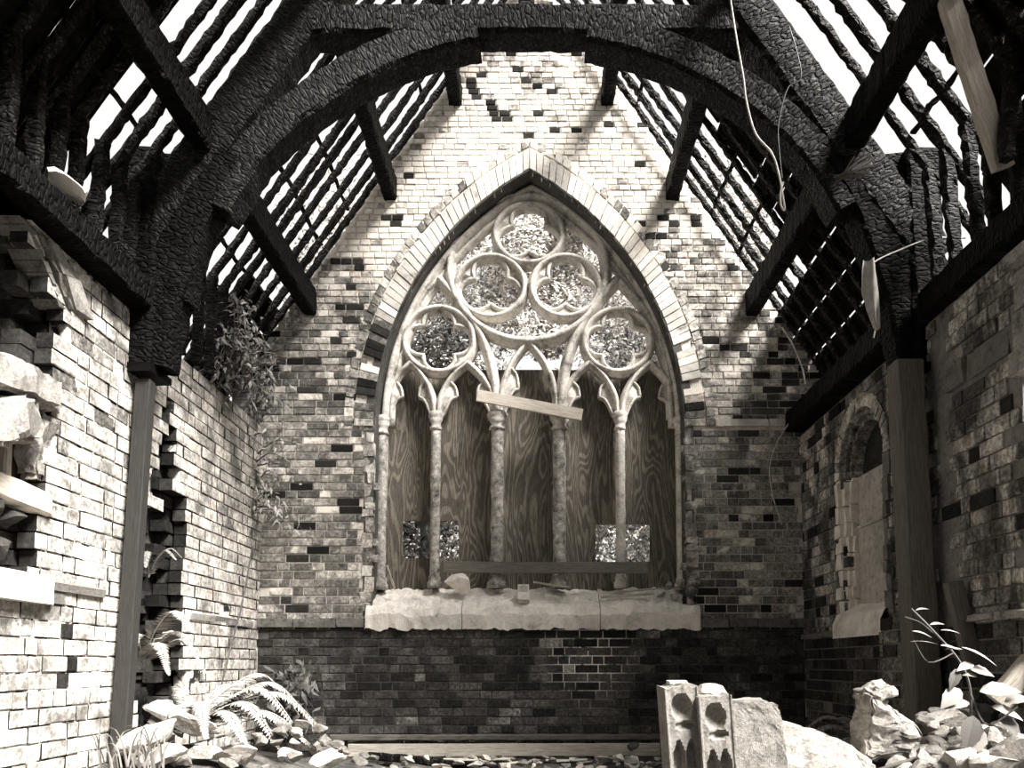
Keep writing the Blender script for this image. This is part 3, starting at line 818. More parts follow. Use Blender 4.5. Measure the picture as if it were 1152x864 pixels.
# props under the truss feet
mb = MB().bar([V((-2.39, 4.58, .1)), V((-2.385, 4.735, 2.62))], .09, .08, (1, 0, 0), .3, .001, .06)
tag(mb.build('timber_prop', M['prop']), 'squared brown timber prop leaning by the left wall under the truss', 'post')
mb = MB().bar([V((2.235, 4.62, .1)), V((2.20, 4.66, 2.70))], .17, .15, (1, 0, 0), .12, .004, .1)
tag(mb.build('timber_prop', M['dullwood']), 'tall weathered timber prop against the right wall under the truss', 'post')
mb = MB().bar([at(1072, 655, 4.3), at(1098, 760, 4.25)], .10, .05, (1, 0, 0), .1, .003)
tag(mb.build('leaning_plank', M['dullwood']), 'short plank leaning in the corner right of the tall prop', 'plank')
mb = MB().bar([at(1048, -60, 3.55), at(1128, 190, 3.7)], .05, .105, (0, 1, 0), .05, .003)
tag(mb.build('fallen_rafter', M['greywood']), 'pale grey barkless timber slanting down at upper right', 'beam')
mb = MB().bar([at(1142, 0, 3.6), at(1132, 180, 3.6)], .06, .06, (0, 1, 0), .05, .006)
tag(mb.build('charred_stud', M['char']), 'charred upright stud at the upper right edge of the view', 'post')
mb = MB().bar([at(1125, 172, 3.86), at(1160, 185, 3.86), at(1165, 275, 3.9)], .3, .05, (0, 1, 0), .08, .006)
tag(mb.build('burnt_panel', M['black']), 'burnt dark plank on the right wall head below the grey timber', 'plank')
# window timbers
yw = YT-.13
mb = MB().bar([at(537, 445, yw), at(655, 467, yw)], .03, .105, (0, 1, 0), .3, .0005, .06)
tag(mb.build('nailed_plank', M['palewood']), 'pale sawn plank nailed askew across the two middle mullions', 'plank')
mb = MB().bar([at(499, 638, yw), at(728, 639, yw)], .04, .10, (0, 1, 0), .3, .001, .06)
tag(mb.build('cross_rail', M['railwood']), 'long brown rail fixed across the mullions above the sill', 'plank')
# plywood boards, cut away round two viewing holes
YP = 7.36
def ply(x0, x1, hole, label, y0=416, y1=668):
    a = at(x0, y0, YP); b = at(x1, y1, YP); mb = MB(); t = .018
    def bx(p0, q0, p1, q1):
        u = at(p0, q0, YP); w = at(p1, q1, YP); mb.block((u.x, YP, w.z), (w.x, YP+t, u.z))
    if not hole: bx(x0, y0, x1, y1)
    else:
        h0, h1, v0, v1 = hole
        vs = [x0, h0, h1, x1]; P_ = [(x0, y0), (x1, y0)]
        pts = []
        if h0 <= x0: pl = [(x0, y0), (x1, y0), (x1, y1), (x0, y1), (x0, v1), (h1, v1), (h1, v0), (x0, v0)]
        else: pl = [(x0, y0), (x1, y0), (x1, v0), (h0, v0), (h0, v1), (x1, v1), (x1, y1), (x0, y1)]
        q = [(lambda w: (w.x, w.z))(at(*p, YP)) for p in pl]
        n = len(q); V8 = [(x, YP, z) for x, z in q]+[(x, YP+t, z) for x, z in q]
        order = [0, 1, 2, 3, 4, 5, 6, 7]
        if h0 <= x0: quads = [(0, 1, 6, 7), (1, 2, 5, 6), (2, 3, 4, 5)]
        else: quads = [(0, 1, 2, 3), (0, 3, 4, 7), (4, 5, 6, 7)]
        fs = quads+[tuple(n+k for k in f[::-1]) for f in quads]+[(k, n+k, n+(k+1) % n, (k+1) % n) for k in range(n)]
        mb.add(V8, fs)
    o = mb.build('plywood_board', M['ply']); tag(o, label, 'board', 'boards closing the window lights')
ply(424, 491, (453, 600, 586, 628), 'plywood board in the leftmost window light, hole cut at its right edge')
ply(491.4, 560, (400, 516, 586, 628), 'plywood board in the second window light from left, notched at its left')
ply(560.4, 629, None, 'plywood board in the middle window light, uncut')
ply(629.4, 697, (670, 800, 590, 632), 'plywood board in the fourth window light from left, notched at its right')
ply(697.4, 774, (600, 731, 590, 632), 'plywood board in the rightmost window light, hole cut at its left')
# wire mesh behind the right-hand hole
mb = MB(); a = at(664, 584, 7.42); b = at(738, 638, 7.42); step = .05
k = a.x-(a.z-b.z)
while k < b.x:
    for sg in (1, -1):
        p = []
        for t in range(2):
            z = b.z if t == 0 else a.z; x = k+(z-b.z if sg > 0 else (a.z-z)); p.append((x, 7.42+.004*sg, z))
        (x0, _, z0), (x1, _, z1) = p
        def clip(xa, za, xb, zb):
            pts = sorted(((xa, za), (xb, zb)))
            (xa, za), (xb, zb) = pts
            if xb < a.x or xa > b.x: return None
            m = (zb-za)/(xb-xa)
            if xa < a.x: za += m*(a.x-xa); xa = a.x
            if xb > b.x: zb += m*(b.x-xb); xb = b.x
            return xa, za, xb, zb
        c = clip(x0, z0, x1, z1)
        if c and c[2]-c[0] > .005: mb.tube([(c[0], 7.42+.004*sg, c[1]), (c[2], 7.42+.004*sg, c[3])], .0025, 4)
    k += step
tag(mb.build('window_wire_mesh', M['wire']), 'diamond wire mesh showing through the hole in the right boards', 'wire mesh')
# ------------------------------------------------------------------ stones
def rock(size, seed, planes=9, amp=.05, sub=3):
    import bmesh
    rs = random.Random(seed); bm = bmesh.new(); bmesh.ops.create_icosphere(bm, subdivisions=sub, radius=1)
    pl = []
    for _ in range(planes+7):
        n = V((rs.gauss(0, 1), rs.gauss(0, 1), rs.gauss(0, 1))).normalized(); pl.append((n, rs.uniform(.40, .72)))
    for v in bm.verts:
        co = v.co.copy()
        for n, d in pl:
            k = co.dot(n)-d
            if k > 0: co -= n*k
        co *= 1+amp*NZ.noise(co*2.5+V((seed, 0, 0)))
        v.co = V((co.x*size[0], co.y*size[1], co.z*size[2]))*.5/.72
    mb = MB(); mb.v = [tuple(v.co) for v in bm.verts]
    bm.verts.ensure_lookup_table()
    for f in bm.faces: mb.f.append(tuple(v.index for v in f.verts)); mb.mi.append(0); mb.uv.append(None)
    bm.free(); return mb
SEED = [100]
def stone(name, px, py, Y, sz, mat, label, group=None, rot=None, cat='stone', planes=9, z=None):
    SEED[0] += 1; mb = rock(sz, SEED[0], planes); o = mb.build(name, M[mat])
    p = at(px, py, Y); o.location = p if z is None else (p.x, Y, z)
    o.rotation_euler = rot or (R(-.4, .4), R(-.4, .4), R(0, 6)); tag(o, label, cat, group); return o
def pxm(Y): return Y/F
# on the sill
stone('sill_rubble', 516, 654, 7.06, (.25, .16, .17), 'white_stone', 'white squarish stone on the sill below the brown rail', rot=(0, 0, .2), planes=6)
mb = MB(); q = at(589, 668, 6.99); mb.block((-.05, -.03, -.08), (.05, .03, .08), jit=.002); o = mb.build('small_box', M['boxm']); o.location = q; o.rotation_euler = (-.5, 0, .03)
mb = MB(); mb.block((-.036, -.034, .0), (.036, -.0302, .06)); mb.build('box_face', M['panel'], o)
tag(o, 'small pale upright box in the middle of the window sill', 'box')
for i, (x0, y0, x1, y1, r) in enumerate(((676, 672, 735, 668, .012), (690, 666, 772, 660, .009), (600, 655, 640, 661, .012), (435, 636, 444, 662, .010), (417, 665, 419, 630, .006))):
    pa = at(x0, y0, 7.02); pb = at(x1, y1, 7.05)
    mb = MB().bar([pa, pb], r*3, r*1.6, (0, 1, 0), .05, .003, .2)
    tag(mb.build('wood_splinter', M['greywood']), ['flat pale splinter on the sill towards its right end', 'long thin splinter along the back of the right sill stone', 'broken splinter behind the small box on the sill',
        'short stick leaning on the leftmost board', 'thin stick standing by the left jamb shaft'][i], 'splinter', 'wood splinters on the window sill')
for i, (x, y, s_) in enumerate(((752, 660, .09), (766, 655, .12), (778, 662, .11), (760, 672, .10), (745, 670, .08), (775, 676, .10), (782, 650, .10))):
    stone('brick_fragment', x, y, 7.02, (s_, s_*.8, s_*.7), 'rubble', 'broken stone fragment heaped at the right end of the sill', 'fragments on the right end of the sill')
# left wall: broken sill stones, timber and bars in the near breach
def roughblock(name, c, sz, rot, mat, label, seed, amp=.03, cat='stone', group=None):
    import bmesh
    bm = bmesh.new(); bmesh.ops.create_cube(bm, size=1)
    bmesh.ops.bevel(bm, geom=list(bm.edges), offset=.10, segments=2, affect='EDGES'); bmesh.ops.triangulate(bm, faces=bm.faces[:])
    for v in bm.verts: v.co = V((v.co.x*sz[0], v.co.y*sz[1], v.co.z*sz[2]))
    for _ in range(4): bmesh.ops.subdivide_edges(bm, edges=[e for e in bm.edges if e.calc_length() > .05], cuts=1)
    bmesh.ops.triangulate(bm, faces=bm.faces[:])
    for v in bm.verts:
        q = v.co*4+V((seed, 0, 0)); v.co += V((NZ.noise(q), NZ.noise(q+V((0, 7, 0))), NZ.noise(q+V((0, 0, 7)))))*amp*1.6
        q = v.co*15; v.co += V((NZ.noise(q), NZ.noise(q+V((0, 7, 0))), NZ.noise(q+V((0, 0, 7)))))*amp*.5
    me = bpy.data.meshes.new(name); bm.to_mesh(me); bm.free(); me.materials.append(M[mat])
    o = bpy.data.objects.new(name, me); C.objects.link(o); o.location = c; o.rotation_euler = rot; return tag(o, label, cat, group)
roughblock('sill_fragment', (XL-.10, 3.62, 2.25), (.36, .72, .17), (.05, .05, .04), 'rubble', 'big rough pale sill stone in the near left window', 3)
roughblock('sill_fragment', (XL-.06, 3.58, 2.03), (.34, .50, .22), (.22, .1, .25), 'rubble', 'pointed broken stone below the near left window sill', 9, .04)
roughblock('pier_fragment', (XL-.07, 3.93, 1.98), (.16, .16, .34), (.05, 0, .1), 'rubble', 'crumbling brickwork lump right of the pointed stone at far left', 15, .035)
mb = MB().bar([V((XL-.02, 3.2, 1.745)), V((XL-.02, 3.95, 1.70))], .09, .12, (1, 0, 0), .1, .003)
tag(mb.build('timber_lintel', M['palewood']), 'pale horizontal timber across the breach in the near left wall', 'beam')
for i, y in enumerate((3.54, 3.70)):
    mb = MB().bar([V((XL-.06, y, 1.79)), V((XL-.06, y+.01, 2.08))], .05, .05, (1, 0, 0), .1, .003)
    tag(mb.build('wooden_bar', M['greywood']), ('short wooden upright at far left above the pale timber', 'short wooden upright above the pale timber, right of another')[i], 'post')
for i, (y, z, s_) in enumerate(((3.50, 1.48, .2), (3.66, 1.46, .18), (3.58, 1.62, .16), (3.74, 1.6, .15))):
    SEED[0] += 1; o = rock((.2, s_, .13), SEED[0]).build('loose_brick', M['inner']); o.location = (XL-.1, y, z)
    tag(o, 'dark loose brick in the hole below the pale timber at far left', 'brick', 'loose bricks in the near left breach')
stone('wall_head_stone', 36, 207, 3.75, (.22, .22, .14), 'white_stone', 'white crumpled lump lying on the left wall plate', rot=(0, .3, .2)).location = (XL+.06, 3.90, 3.33)
# foreground right: carved fragments
def carved(name, w, h, d, seed):
    nx, nz_ = 26, 70; mb = MB(); vs = []; fs = []
    def dep(u, v):     # u across -1..1, v up 0..1
        r = 0.0
        if abs(u) < .86: r = .006
        # scooped niche near the top
        e = ((u+.05)/.62)**2+((v-.86)/.095)**2
        if e < 1: r += .055*math.sqrt(1-e)
        e = ((u-.1)/.6)**2+((v-.735)/.03)**2
        if e < 1: r += .03*math.sqrt(1-e)
        # twin lancets
        for c in (-.38, .38):
            x = abs(u-c)/.34; top = .64-.09*x**1.6
            if x < 1 and v < top: r += .045 if x < .72 and v < top-.03 else .02
        return r
    for j in range(nz_+1):
        for i in range(nx+1):
            u = -1+2*i/nx; v = j/nz_; vs.append((u*w/2, -d/2+dep(u, v)+.004*NZ.noise(V((u*3, v*9, seed))), v*h+(.02*NZ.noise(V((u*2, seed, 0))) if j == nz_ else 0)))
    W = nx+1
    for j in range(nz_):
        for i in range(nx): a = j*W+i; fs.append((a, a+1, a+W+1, a+W))
    b = len(vs)
    vs += [(x, d/2, z) for x, y, z in vs]
    for j in range(nz_):
        for i in range(nx): a = b+j*W+i; fs.append((a, a+W, a+W+1, a+1))
    for i in range(nx): a = nz_*W+i; fs.append((a, a+1, b+a+1, b+a)); fs.append((i, b+i, b+i+1, i+1))
    for j in range(nz_): a = j*W; fs.append((a, a+W, b+a+W, b+a)); a = j*W+nx; fs.append((a, b+a, b+a+W, a+W))
    mb.add(vs, fs); return mb
cf = tag(empty('carved_stone', at(782, 864, 3.5)), 'carved pale stone fragment with niches and twin blind arches, standing upright', 'carved stone')
for px, top, ro, yy, sd_ in ((765, 770, -.05, 3.50, 1), (802, 780, -.04, 3.47, 2)):
    h = .62; o = carved('carved_panel', .142, h, .17, sd_).build('carved_panel', M['carvedstone']); p = at(px+7, 864, yy); tp = at(px-3, top, yy)
    o.location = (p.x, yy, tp.z-h); o.rotation_euler = (.06, -.075, .05); keep(o, cf)
    z = tp.z; mb = MB()
    SEED[0] += 1; cap_ = rock((.15, .17, .07), SEED[0]).build('broken_top', M['slabstone']); cap_.location = (tp.x+.005, yy+.02, z-.005); keep(cap_, cf)
def chunk(name, pts, Y, t, mat, label, cat='stone', group=None, rough=.010):
    """block of stone with the given face outline (pixels at depth Y), thickness t, roughened"""
    import bmesh
    q = [at(x, y, Y) for x, y in pts]; c = sum(q, V((0, 0, 0)))/len(q)
    bm = bmesh.new(); f = [bm.verts.new(p) for p in q]; k = [bm.verts.new(V((c.x+(p.x-c.x)*.96+.012, p.y+t, c.z+(p.z-c.z)*.98))) for p in q]
    bm.faces.new(f); bm.faces.new(k[::-1])
    for i in range(len(q)): bm.faces.new((f[i], k[i], k[(i+1) % len(q)], f[(i+1) % len(q)]))
    bmesh.ops.recalc_face_normals(bm, faces=bm.faces)
    bmesh.ops.bevel(bm, geom=list(bm.edges), offset=.014, segments=2, affect='EDGES')
    bmesh.ops.triangulate(bm, faces=bm.faces[:])
    for _ in range(3): bmesh.ops.subdivide_edges(bm, edges=[e for e in bm.edges if e.calc_length() > .03], cuts=1, use_grid_fill=True)
    for v in bm.verts: v.co += V((NZ.noise(v.co*9), NZ.noise(v.co*9+V((5, 0, 0))), NZ.noise(v.co*9+V((0, 5, 0)))))*rough+V((NZ.noise(v.co*24), NZ.noise(v.co*24+V((5, 0, 0))), NZ.noise(v.co*24+V((0, 5, 0)))))*rough*.8
    me = bpy.data.meshes.new(name); bm.to_mesh(me); bm.free(); me.materials.append(M[mat])
    o = bpy.data.objects.new(name, me); C.objects.link(o); tag(o, label, cat, group); return o
chunk('stone_block', [(811, 797), (822, 788), (868, 787), (879, 795), (884, 840), (890, 900), (820, 900)], 3.57, .20, 'carvedstone', 'big pale squared stone block right of the carved fragment')
chunk('stone_slab', [(872, 815), (884, 812), (920, 823), (958, 838), (985, 858), (990, 900), (872, 900)], 3.80, .34, 'slabstone', 'white sloping stone slab right of the squared block')
chunk('jagged_stone', [(975, 836), (981, 800), (977, 778), (990, 772), (1006, 768), (1009, 778), (996, 788), (1016, 802), (1030, 815), (1042, 830), (1030, 852), (976, 856)], 3.95, .24, 'rubble', 'jagged white stone with a pointed crest beside the right wall', rough=.028)
mb = MB().bar([at(988, 866, 3.6), at(1078, 838, 3.75)], .02, .012, (0, 1, 0), .2, .0005, .2)
tag(mb.build('metal_bar', M['metal']), 'thin dark metal bar lying below the jagged stone', 'bar')
big = [(1062, 812, 4.0, (.19, .16, .14), 'rubble'), (1090, 830, 3.9, (.17, .15, .16), 'rubble'), (1040, 848, 3.75, (.2, .18, .12), 'rubble'), (1075, 858, 3.6, (.22, .2, .12), 'heapstone'), (1110, 862, 3.5, (.22, .2, .14), 'heapstone'),
       (1120, 838, 3.8, (.16, .14, .12), 'rubble'), (1142, 850, 3.6, (.18, .16, .14), 'rubble'), (1140, 800, 3.95, (.15, .14, .12), 'rubble'), (1105, 800, 4.1, (.15, .13, .11), 'rubbled'), (1130, 822, 3.9, (.13, .12, .1), 'rubble'),
       (1078, 792, 4.2, (.16, .14, .12), 'rubbled'), (1148, 780, 4.0, (.12, .12, .1), 'rubble'), (1058, 832, 3.9, (.13, .12, .1), 'rubbled'), (1012, 858, 3.7, (.14, .12, .08), 'rubble'), (1100, 846, 3.7, (.12, .1, .1), 'rubble')]
for x, y, Y, sz, m in big:
    stone('rubble_stone', x, y, Y, sz, m, 'broken masonry stone in the heap by the right wall', 'stones of the right rubble heap')
for k in range(70):
    x = R(1035, 1150); y = R(800, 862); Y = 4.15-(y-790)/75*.6; s_ = R(.05, .10)
    stone('rubble_chip', x, y, Y, (s_, s_, s_*.7), random.choice(('rubble', 'rubble', 'rubbled', 'rubbled')), 'small masonry chip among the stones by the right wall', 'chips of the right rubble heap')
mb = MB().bar([at(1122, 790, 3.9), at(1165, 742, 3.85)], .10, .11, (0, 1, 0), .1, .004)
tag(mb.build('timber_stump', M['greywood']), 'pale timber end sticking up from the heap at the right edge', 'beam')
# foreground left heap
lb = [(197, 806, 5.0, (.36, .2, .13), (0, .35, .2), 'heapstone', 'long pale brick-shaped stone lying across the left heap'), (222, 815, 4.9, (.30, .2, .13), (0, .45, .1), 'heapstone', 'pale cut stone with a dark end on the left heap'),
      (175, 800, 5.15, (.16, .14, .12), None, 'rubbled', 'brown lump behind the pale stones of the left heap'), (165, 832, 4.55, (.34, .26, .18), None, 'rubble', 'large rounded pale stone by the foot of the brown prop'),
      (185, 848, 4.5, (.26, .22, .14), None, 'rubble', 'pale stone in front of the left heap'), (232, 845, 4.6, (.24, .2, .10), None, 'heapstone', 'flat white stone below the ferns at left'), (268, 852, 4.6, (.28, .2, .10), None, 'heapstone', 'white stone under the fern tips at bottom left'),
      (372, 852, 5.6, (.26, .2, .14), None, 'heapstone', 'white stone at the fern tips near the long pale plank'), (362, 838, 6.0, (.18, .16, .12), None, 'rubble', 'pale stone at the left end of the long pale plank')]
for x, y, Y, sz, ro, m, lab in lb: stone('rubble_stone', x, y, Y, sz, m, lab, 'stones of the left rubble heap', rot=ro, planes=7)
for k in range(40):
    x = R(150, 390); y = R(812, 864) if x > 200 else R(795, 862); Y = 5.2-(y-795)/70*.8; s_ = R(.05, .12)
    stone('rubble_chip', x, y, Y, (s_, s_, s_*.7), random.choice(('rubble', 'rubbled', 'rubbled', 'rubbled')), 'small masonry chip in the heap by the left wall', 'chips of the left rubble heap')
# low kerb, plank and debris in front of the end wall
mb = MB().bar([at(372, 830, 6.86), at(745, 829, 6.86)], .06, .05, (0, 1, 0), .06, .004); tag(mb.build('low_rail', M['dullwood']), 'thin weathered rail along the foot of the end wall', 'plank')
mb = MB()
x = at(375, 0, 6.9).x
while x < 1.2:
    L = R(.25, .5); mb.block((x, 6.88, .02), (x+L-.09, 6.97, .30), random.choice((0, 0, 1)), .008); x += L
keep(mb.build('sleeper_wall', [M['rubbled'], M['dado']]), wall_end)
mb = MB().bar([at(392, 844, 6.6), at(742, 843, 6.62)], .04, .10, (0, 1, 0), .3, .001, .05); tag(mb.build('long_plank', M['greywood']), 'long pale plank on edge along the foot of the end wall', 'plank')
mb = MB().bar([at(415, 850, 6.3), at(560, 864, 5.9)], .06, .06, (0, 1, 0), .06, .005); tag(mb.build('charred_beam', M['char']), 'charred beam lying on the floor in front of the pale plank', 'beam')
stone('plank_lump', 712, 840, 6.5, (.12, .1, .09), 'dirt', 'dark clod stuck on the right part of the pale plank', cat='clod')
stone('white_chunk', 710, 858, 6.1, (.16, .12, .10), 'heapstone', 'white angular chunk before the right end of the pale plank')
for k in range(90):
    x = R(395, 745); y = R(851, 866); Y = R(5.7, 6.5); s_ = R(.03, .09)
    stone('floor_chip', x, y, Y, (s_*1.4, s_, s_*.6), random.choice(('rubble', 'rubbled', 'greywood', 'rubbled')), 'small fragment of debris on the floor before the pale plank', 'debris on the floor', planes=6)
for k in range(10):
    x = R(400, 740); Y = R(5.9, 6.4); p = at(x, R(853, 862), Y); a = R(-.5, .5); L = R(.12, .3)
    mb = MB().bar([p, p+V((math.cos(a)*L, math.sin(a)*L, R(-.02, .03)))], .03, .012, (0, 1, 0), .1, .002)
    tag(mb.build('lath_scrap', M['greywood']), 'scrap of pale lath in the floor debris by the plank', 'scrap', 'lath scraps on the floor')
# ------------------------------------------------------------------ plants
def leafquad(mb, p, dirv, nv, L, W, mi=0, bend=.15):
    d = dirv.normalized(); sd = d.cross(nv)
    if sd.length < 1e-3: sd = d.cross(V((1, 0, 0)))
    sd.normalize(); n = sd.cross(d)
    vs = [p, p+d*L*.35+sd*W*.5-n*W*bend, p+d*L*.35-sd*W*.5-n*W*bend, p+d*L*.4, p+d*L-n*L*bend]
    mb.add(vs, [(0, 3, 1), (0, 2, 3), (3, 4, 1), (3, 2, 4)], mi)
def frond(path, L, mat, parent, name='frond', wid=.26, flat=V((0, 0, 1))):
    pts = cr(path, 10); mb = MB(); n = len(pts)
    mb.tube(pts, .004, 5, rf=lambda t: .005*(1-t)+.001)
    for i in range(3, n):
        t = i/(n-1); w = wid*L*min(1, .35+t*2.2)*(1-t)**.75+.008; tg = (pts[min(i+1, n-1)]-pts[i-1]).normalized()
        sd = tg.cross(flat).normalized(); up = sd.cross(tg)
        for s in (-1, 1):
            for h in (0, .5):
                p = pts[i].lerp(pts[max(i-1, 0)], h)
                d = sd*s+tg*.45-up*.18+V((R(-.08, .08), R(-.08, .08), R(-.08, .08)))
                leafquad(mb, p, d, up, w*R(.9, 1.05), L/n*1.05*R(.8, 1.0), 0, .1)
    return keep(mb.build(name, mat), parent)
def fern(name, base, fr, mat, label, wid=.26):
    base = V(base); root = tag(empty(name, base), label, 'fern')
    for a, L, rise, droop in fr:
        d = V((math.cos(a), math.sin(a), 0)); q = [base, base+d*L*.3+V((0, 0, L*rise*.7)), base+d*L*.65+V((0, 0, L*rise)), base+d*L+V((0, 0, L*(rise-droop)))]
        frond(q, L, mat, root, wid=wid)
    return root
b = at(215, 815, 5.15)
fern('fern', (b.x, b.y, b.z), [(-.1, .75, .30, .42), (-.35, .7, .2, .40), (.25, .8, .32, .42), (-.6, .6, .15, .35), (.6, .7, .45, .4), (-.02, .62, .12, .25), (1.2, .5, .5, .3), (-1.0, .5, .3, .4), (2.4, .35, .7, .35), (.10, .88, .22, .34), (.42, .6, .2, .3), (-.2, .85, .1, .25)], M['fern'], 'large pale fern spreading over the left rubble heap')
b = at(150, 745, 5.25)
fern('fern', (XL-.08, 5.12, b.z), [(-.2, .42, .45, .45), (-.7, .38, .3, .5), (.2, .40, .35, .55), (-1.3, .35, .5, .45), (1.0, .3, .7, .3), (-.45, .46, .7, .3)], M['fern'], 'arching fern growing in the toothed breach of the left wall', .3)
b = at(172, 640, 5.2)
fern('fern', (XL-.12, 5.25, b.z-.05), [(-.3, .22, .8, .3), (.4, .2, 1.0, .3), (-1.2, .22, .7, .5)], M['fernd'], 'small dim fern high in the toothed breach of the left wall', .3)
b = at(985, 838, 5.0)
fern('fern', (b.x, b.y, b.z-.05), [(3.3, .5, .35, .2), (2.9, .45, .5, .25), (3.8, .45, .25, .2), (2.2, .35, .6, .25), (-.2, .3, .6, .3)], M['fernd'], 'small dark fern behind the white slab at right', .3)
def shrub(name, stems, mats, label, cat, nl, ls, seed, spread=.08, drop=.6):
    root = tag(empty(name, stems[0][0]), label, cat); ms = MB(); ml = MB(); rs = random.Random(seed)
    for st in stems:
        pts = cr(st, 8); ms.tube(pts, .004, 5, rf=lambda t: .006*(1-t)+.0015)
        for _ in range(nl):
            p = rs.choice(pts[2:])+V((rs.gauss(0, spread), rs.gauss(0, spread), rs.gauss(0, spread)))
            d = V((rs.uniform(-1, 1), rs.uniform(-1, .3), rs.uniform(-1, .3)-drop*.3)); leafquad(ml, p, d, V((rs.uniform(-.4, .4), -.5, 1)), ls*rs.uniform(.6, 1.3), ls*rs.uniform(.3, .45), 0, .15)
    keep(ms.build('stem', M['bark']), root); keep(ml.build('foliage', mats), root); return root
st = []
for k in range(16):
    y = R(5.75, 6.85); p = V((XL-.02+R(0, .1), y, 3.02)); q = p+V((R(.0, .2), R(-.1, .1), R(.2, .75))); st.append([p, p.lerp(q, .5)+V((.05, 0, .05)), q, q+V((R(.02, .15), R(-.15, .1), -R(.05, .25)))])
shrub('hanging_shrub', st, M['shrubleaf'], 'bushy shrub growing on top of the left wall near the corner', 'shrub', 42, .085, 5, .06)
st = []
for k in range(12):
    z = R(2.2, 2.95); p = V((XL+.02, R(6.75, 6.95), z)); a = R(.05, .45); q = p+V((a, -R(.02, .2), R(-.3, .1))); st.append([p, p.lerp(q, .5)+V((0, -.03, .06)), q])
shrub('corner_creeper', st, M['fern'], 'pale sprigs of creeper hanging in the left corner of the end wall', 'creeper', 16, .075, 6, .035)
st = []
for k in range(9):
    p = at(R(303, 345), R(800, 815), 6.72); q = p+V((R(-.1, .15), R(-.1, .05), R(.15, .5))); st.append([p, p.lerp(q, .5), q])
shrub('corner_weed', st, M['leafd'], 'dark broad-leaved weed at the foot of the left corner', 'plant', 13, .13, 8, .06, .2)
mb = MB().tube(cr([at(243, 795, 5.9), at(258, 735, 6.0), at(272, 680, 6.3), at(284, 615, 6.55)], 8), .006, 6)
tag(mb.build('bare_stem', M['wired']), 'long bare stem leaning up the left wall to the corner', 'stem')
# leafy plant at right
pl = tag(empty('leafy_plant', at(1085, 800, 3.7)), 'tall leafy plant rising from the rubble by the right wall', 'plant')
mb = MB().tube(cr([at(1090, 830, 3.7), at(1092, 780, 3.72), at(1080, 745, 3.74), at(1050, 710, 3.76), at(1025, 685, 3.78)], 8), .006, 6); mb.tube(cr([at(1092, 780, 3.72), at(1110, 815, 3.6), at(1145, 795, 3.55)], 6), .004, 5)
mb.tube(cr([at(1050, 712, 3.76), at(1035, 700, 3.74), at(1018, 694, 3.72)], 5), .003, 5); mb.tube(cr([at(1072, 735, 3.74), at(1045, 745, 3.7), at(1028, 720, 3.7)], 5), .003, 5)
keep(mb.build('stem', M['bark']), pl)
def bigleaf(p, d, n, L, W):
    mb = MB(); d = d.normalized(); sd = d.cross(n).normalized(); n = sd.cross(d); m = 8; vs = []; fs = []
    for i in range(m+1):
        t = i/m; w = W*.5*math.sin(PI*min(1, t*1.02))**.8*(1.15-t*.5) if 0 < t < 1 else .001
        c = p+d*L*t-n*L*.25*t*t
        w *= 1+.12*(i % 2)
        vs += [c-sd*w+n*w*.25, c, c+sd*w+n*w*.25]
    for i in range(m): a = i*3; fs += [(a, a+1, a+4, a+3), (a+1, a+2, a+5, a+4)]
    mb.add(vs, fs); return mb
for (x, y, ang, L, W, m, tilt) in [(1030, 687, 20, .055, .035, 'fern', .3), (1046, 703, 15, .06, .032, 'fern', .4), (1026, 710, -8, .085, .03, 'fern', .3), (1058, 709, 2, .08, .022, 'fern', .3), (1024, 722, 8, .11, .016, 'fern', .2),
        (1063, 731, 15, .07, .03, 'fern', .4), (1058, 726, -5, .08, .03, 'fern', .4), (1082, 728, -20, .16, .03, 'fern', .4), (1095, 747, -170, .09, .05, 'fern', .6), (1090, 752, -10, .11, .06, 'leafp', .7), (1102, 778, 10, .17, .09, 'fern', .7),
        (1080, 775, 215, .13, .08, 'leafp', .8), (1090, 790, 185, .12, .06, 'leafp', .6), (1115, 795, -15, .14, .07, 'fern', .6), (1095, 805, 250, .17, .10, 'leafd', 1.0), (1105, 820, 230, .15, .09, 'leafp', 1.0), (1125, 808, -40, .12, .08, 'leafd', .8), (1078, 752, 240, .11, .05, 'leafd', .8), (1130, 790, 20, .11, .07, 'leafp', .6), (1100, 762, 160, .08, .04, 'leafp', .5)]:
    a = math.radians(ang); d = V((math.cos(a), -.35, math.sin(a))); n = V((0, -tilt, 1.2-tilt*.7)).normalized()
    keep(bigleaf(at(x, y, 3.64), d, n, L, W).build('leaf', M[m]), pl)
# grass tuft at left bottom
gt = MB()
for k in range(46):
    p = at(R(114, 185), R(858, 872), R(4.2, 4.4)); a = R(0, 6.28); h = R(.12, .3)
    q = [p, p+V((math.cos(a)*h*.25, math.sin(a)*h*.2, h*.7)), p+V((math.cos(a)*h*.8, math.sin(a)*h*.5, h*.75))]
    c = cr(q, 4); vs = []
    for i, v in enumerate(c): w = .005*(1-i/len(c))+.0006; vs += [v-V((w, 0, 0)), v+V((w, 0, 0))]
    gt.add(vs, [(2*i, 2*i+1, 2*i+3, 2*i+2) for i in range(len(c)-1)])
tag(gt.build('grass_tuft', M['leafp']), 'tuft of long dry grass at the foot of the brown prop', 'grass', kind='stuff')
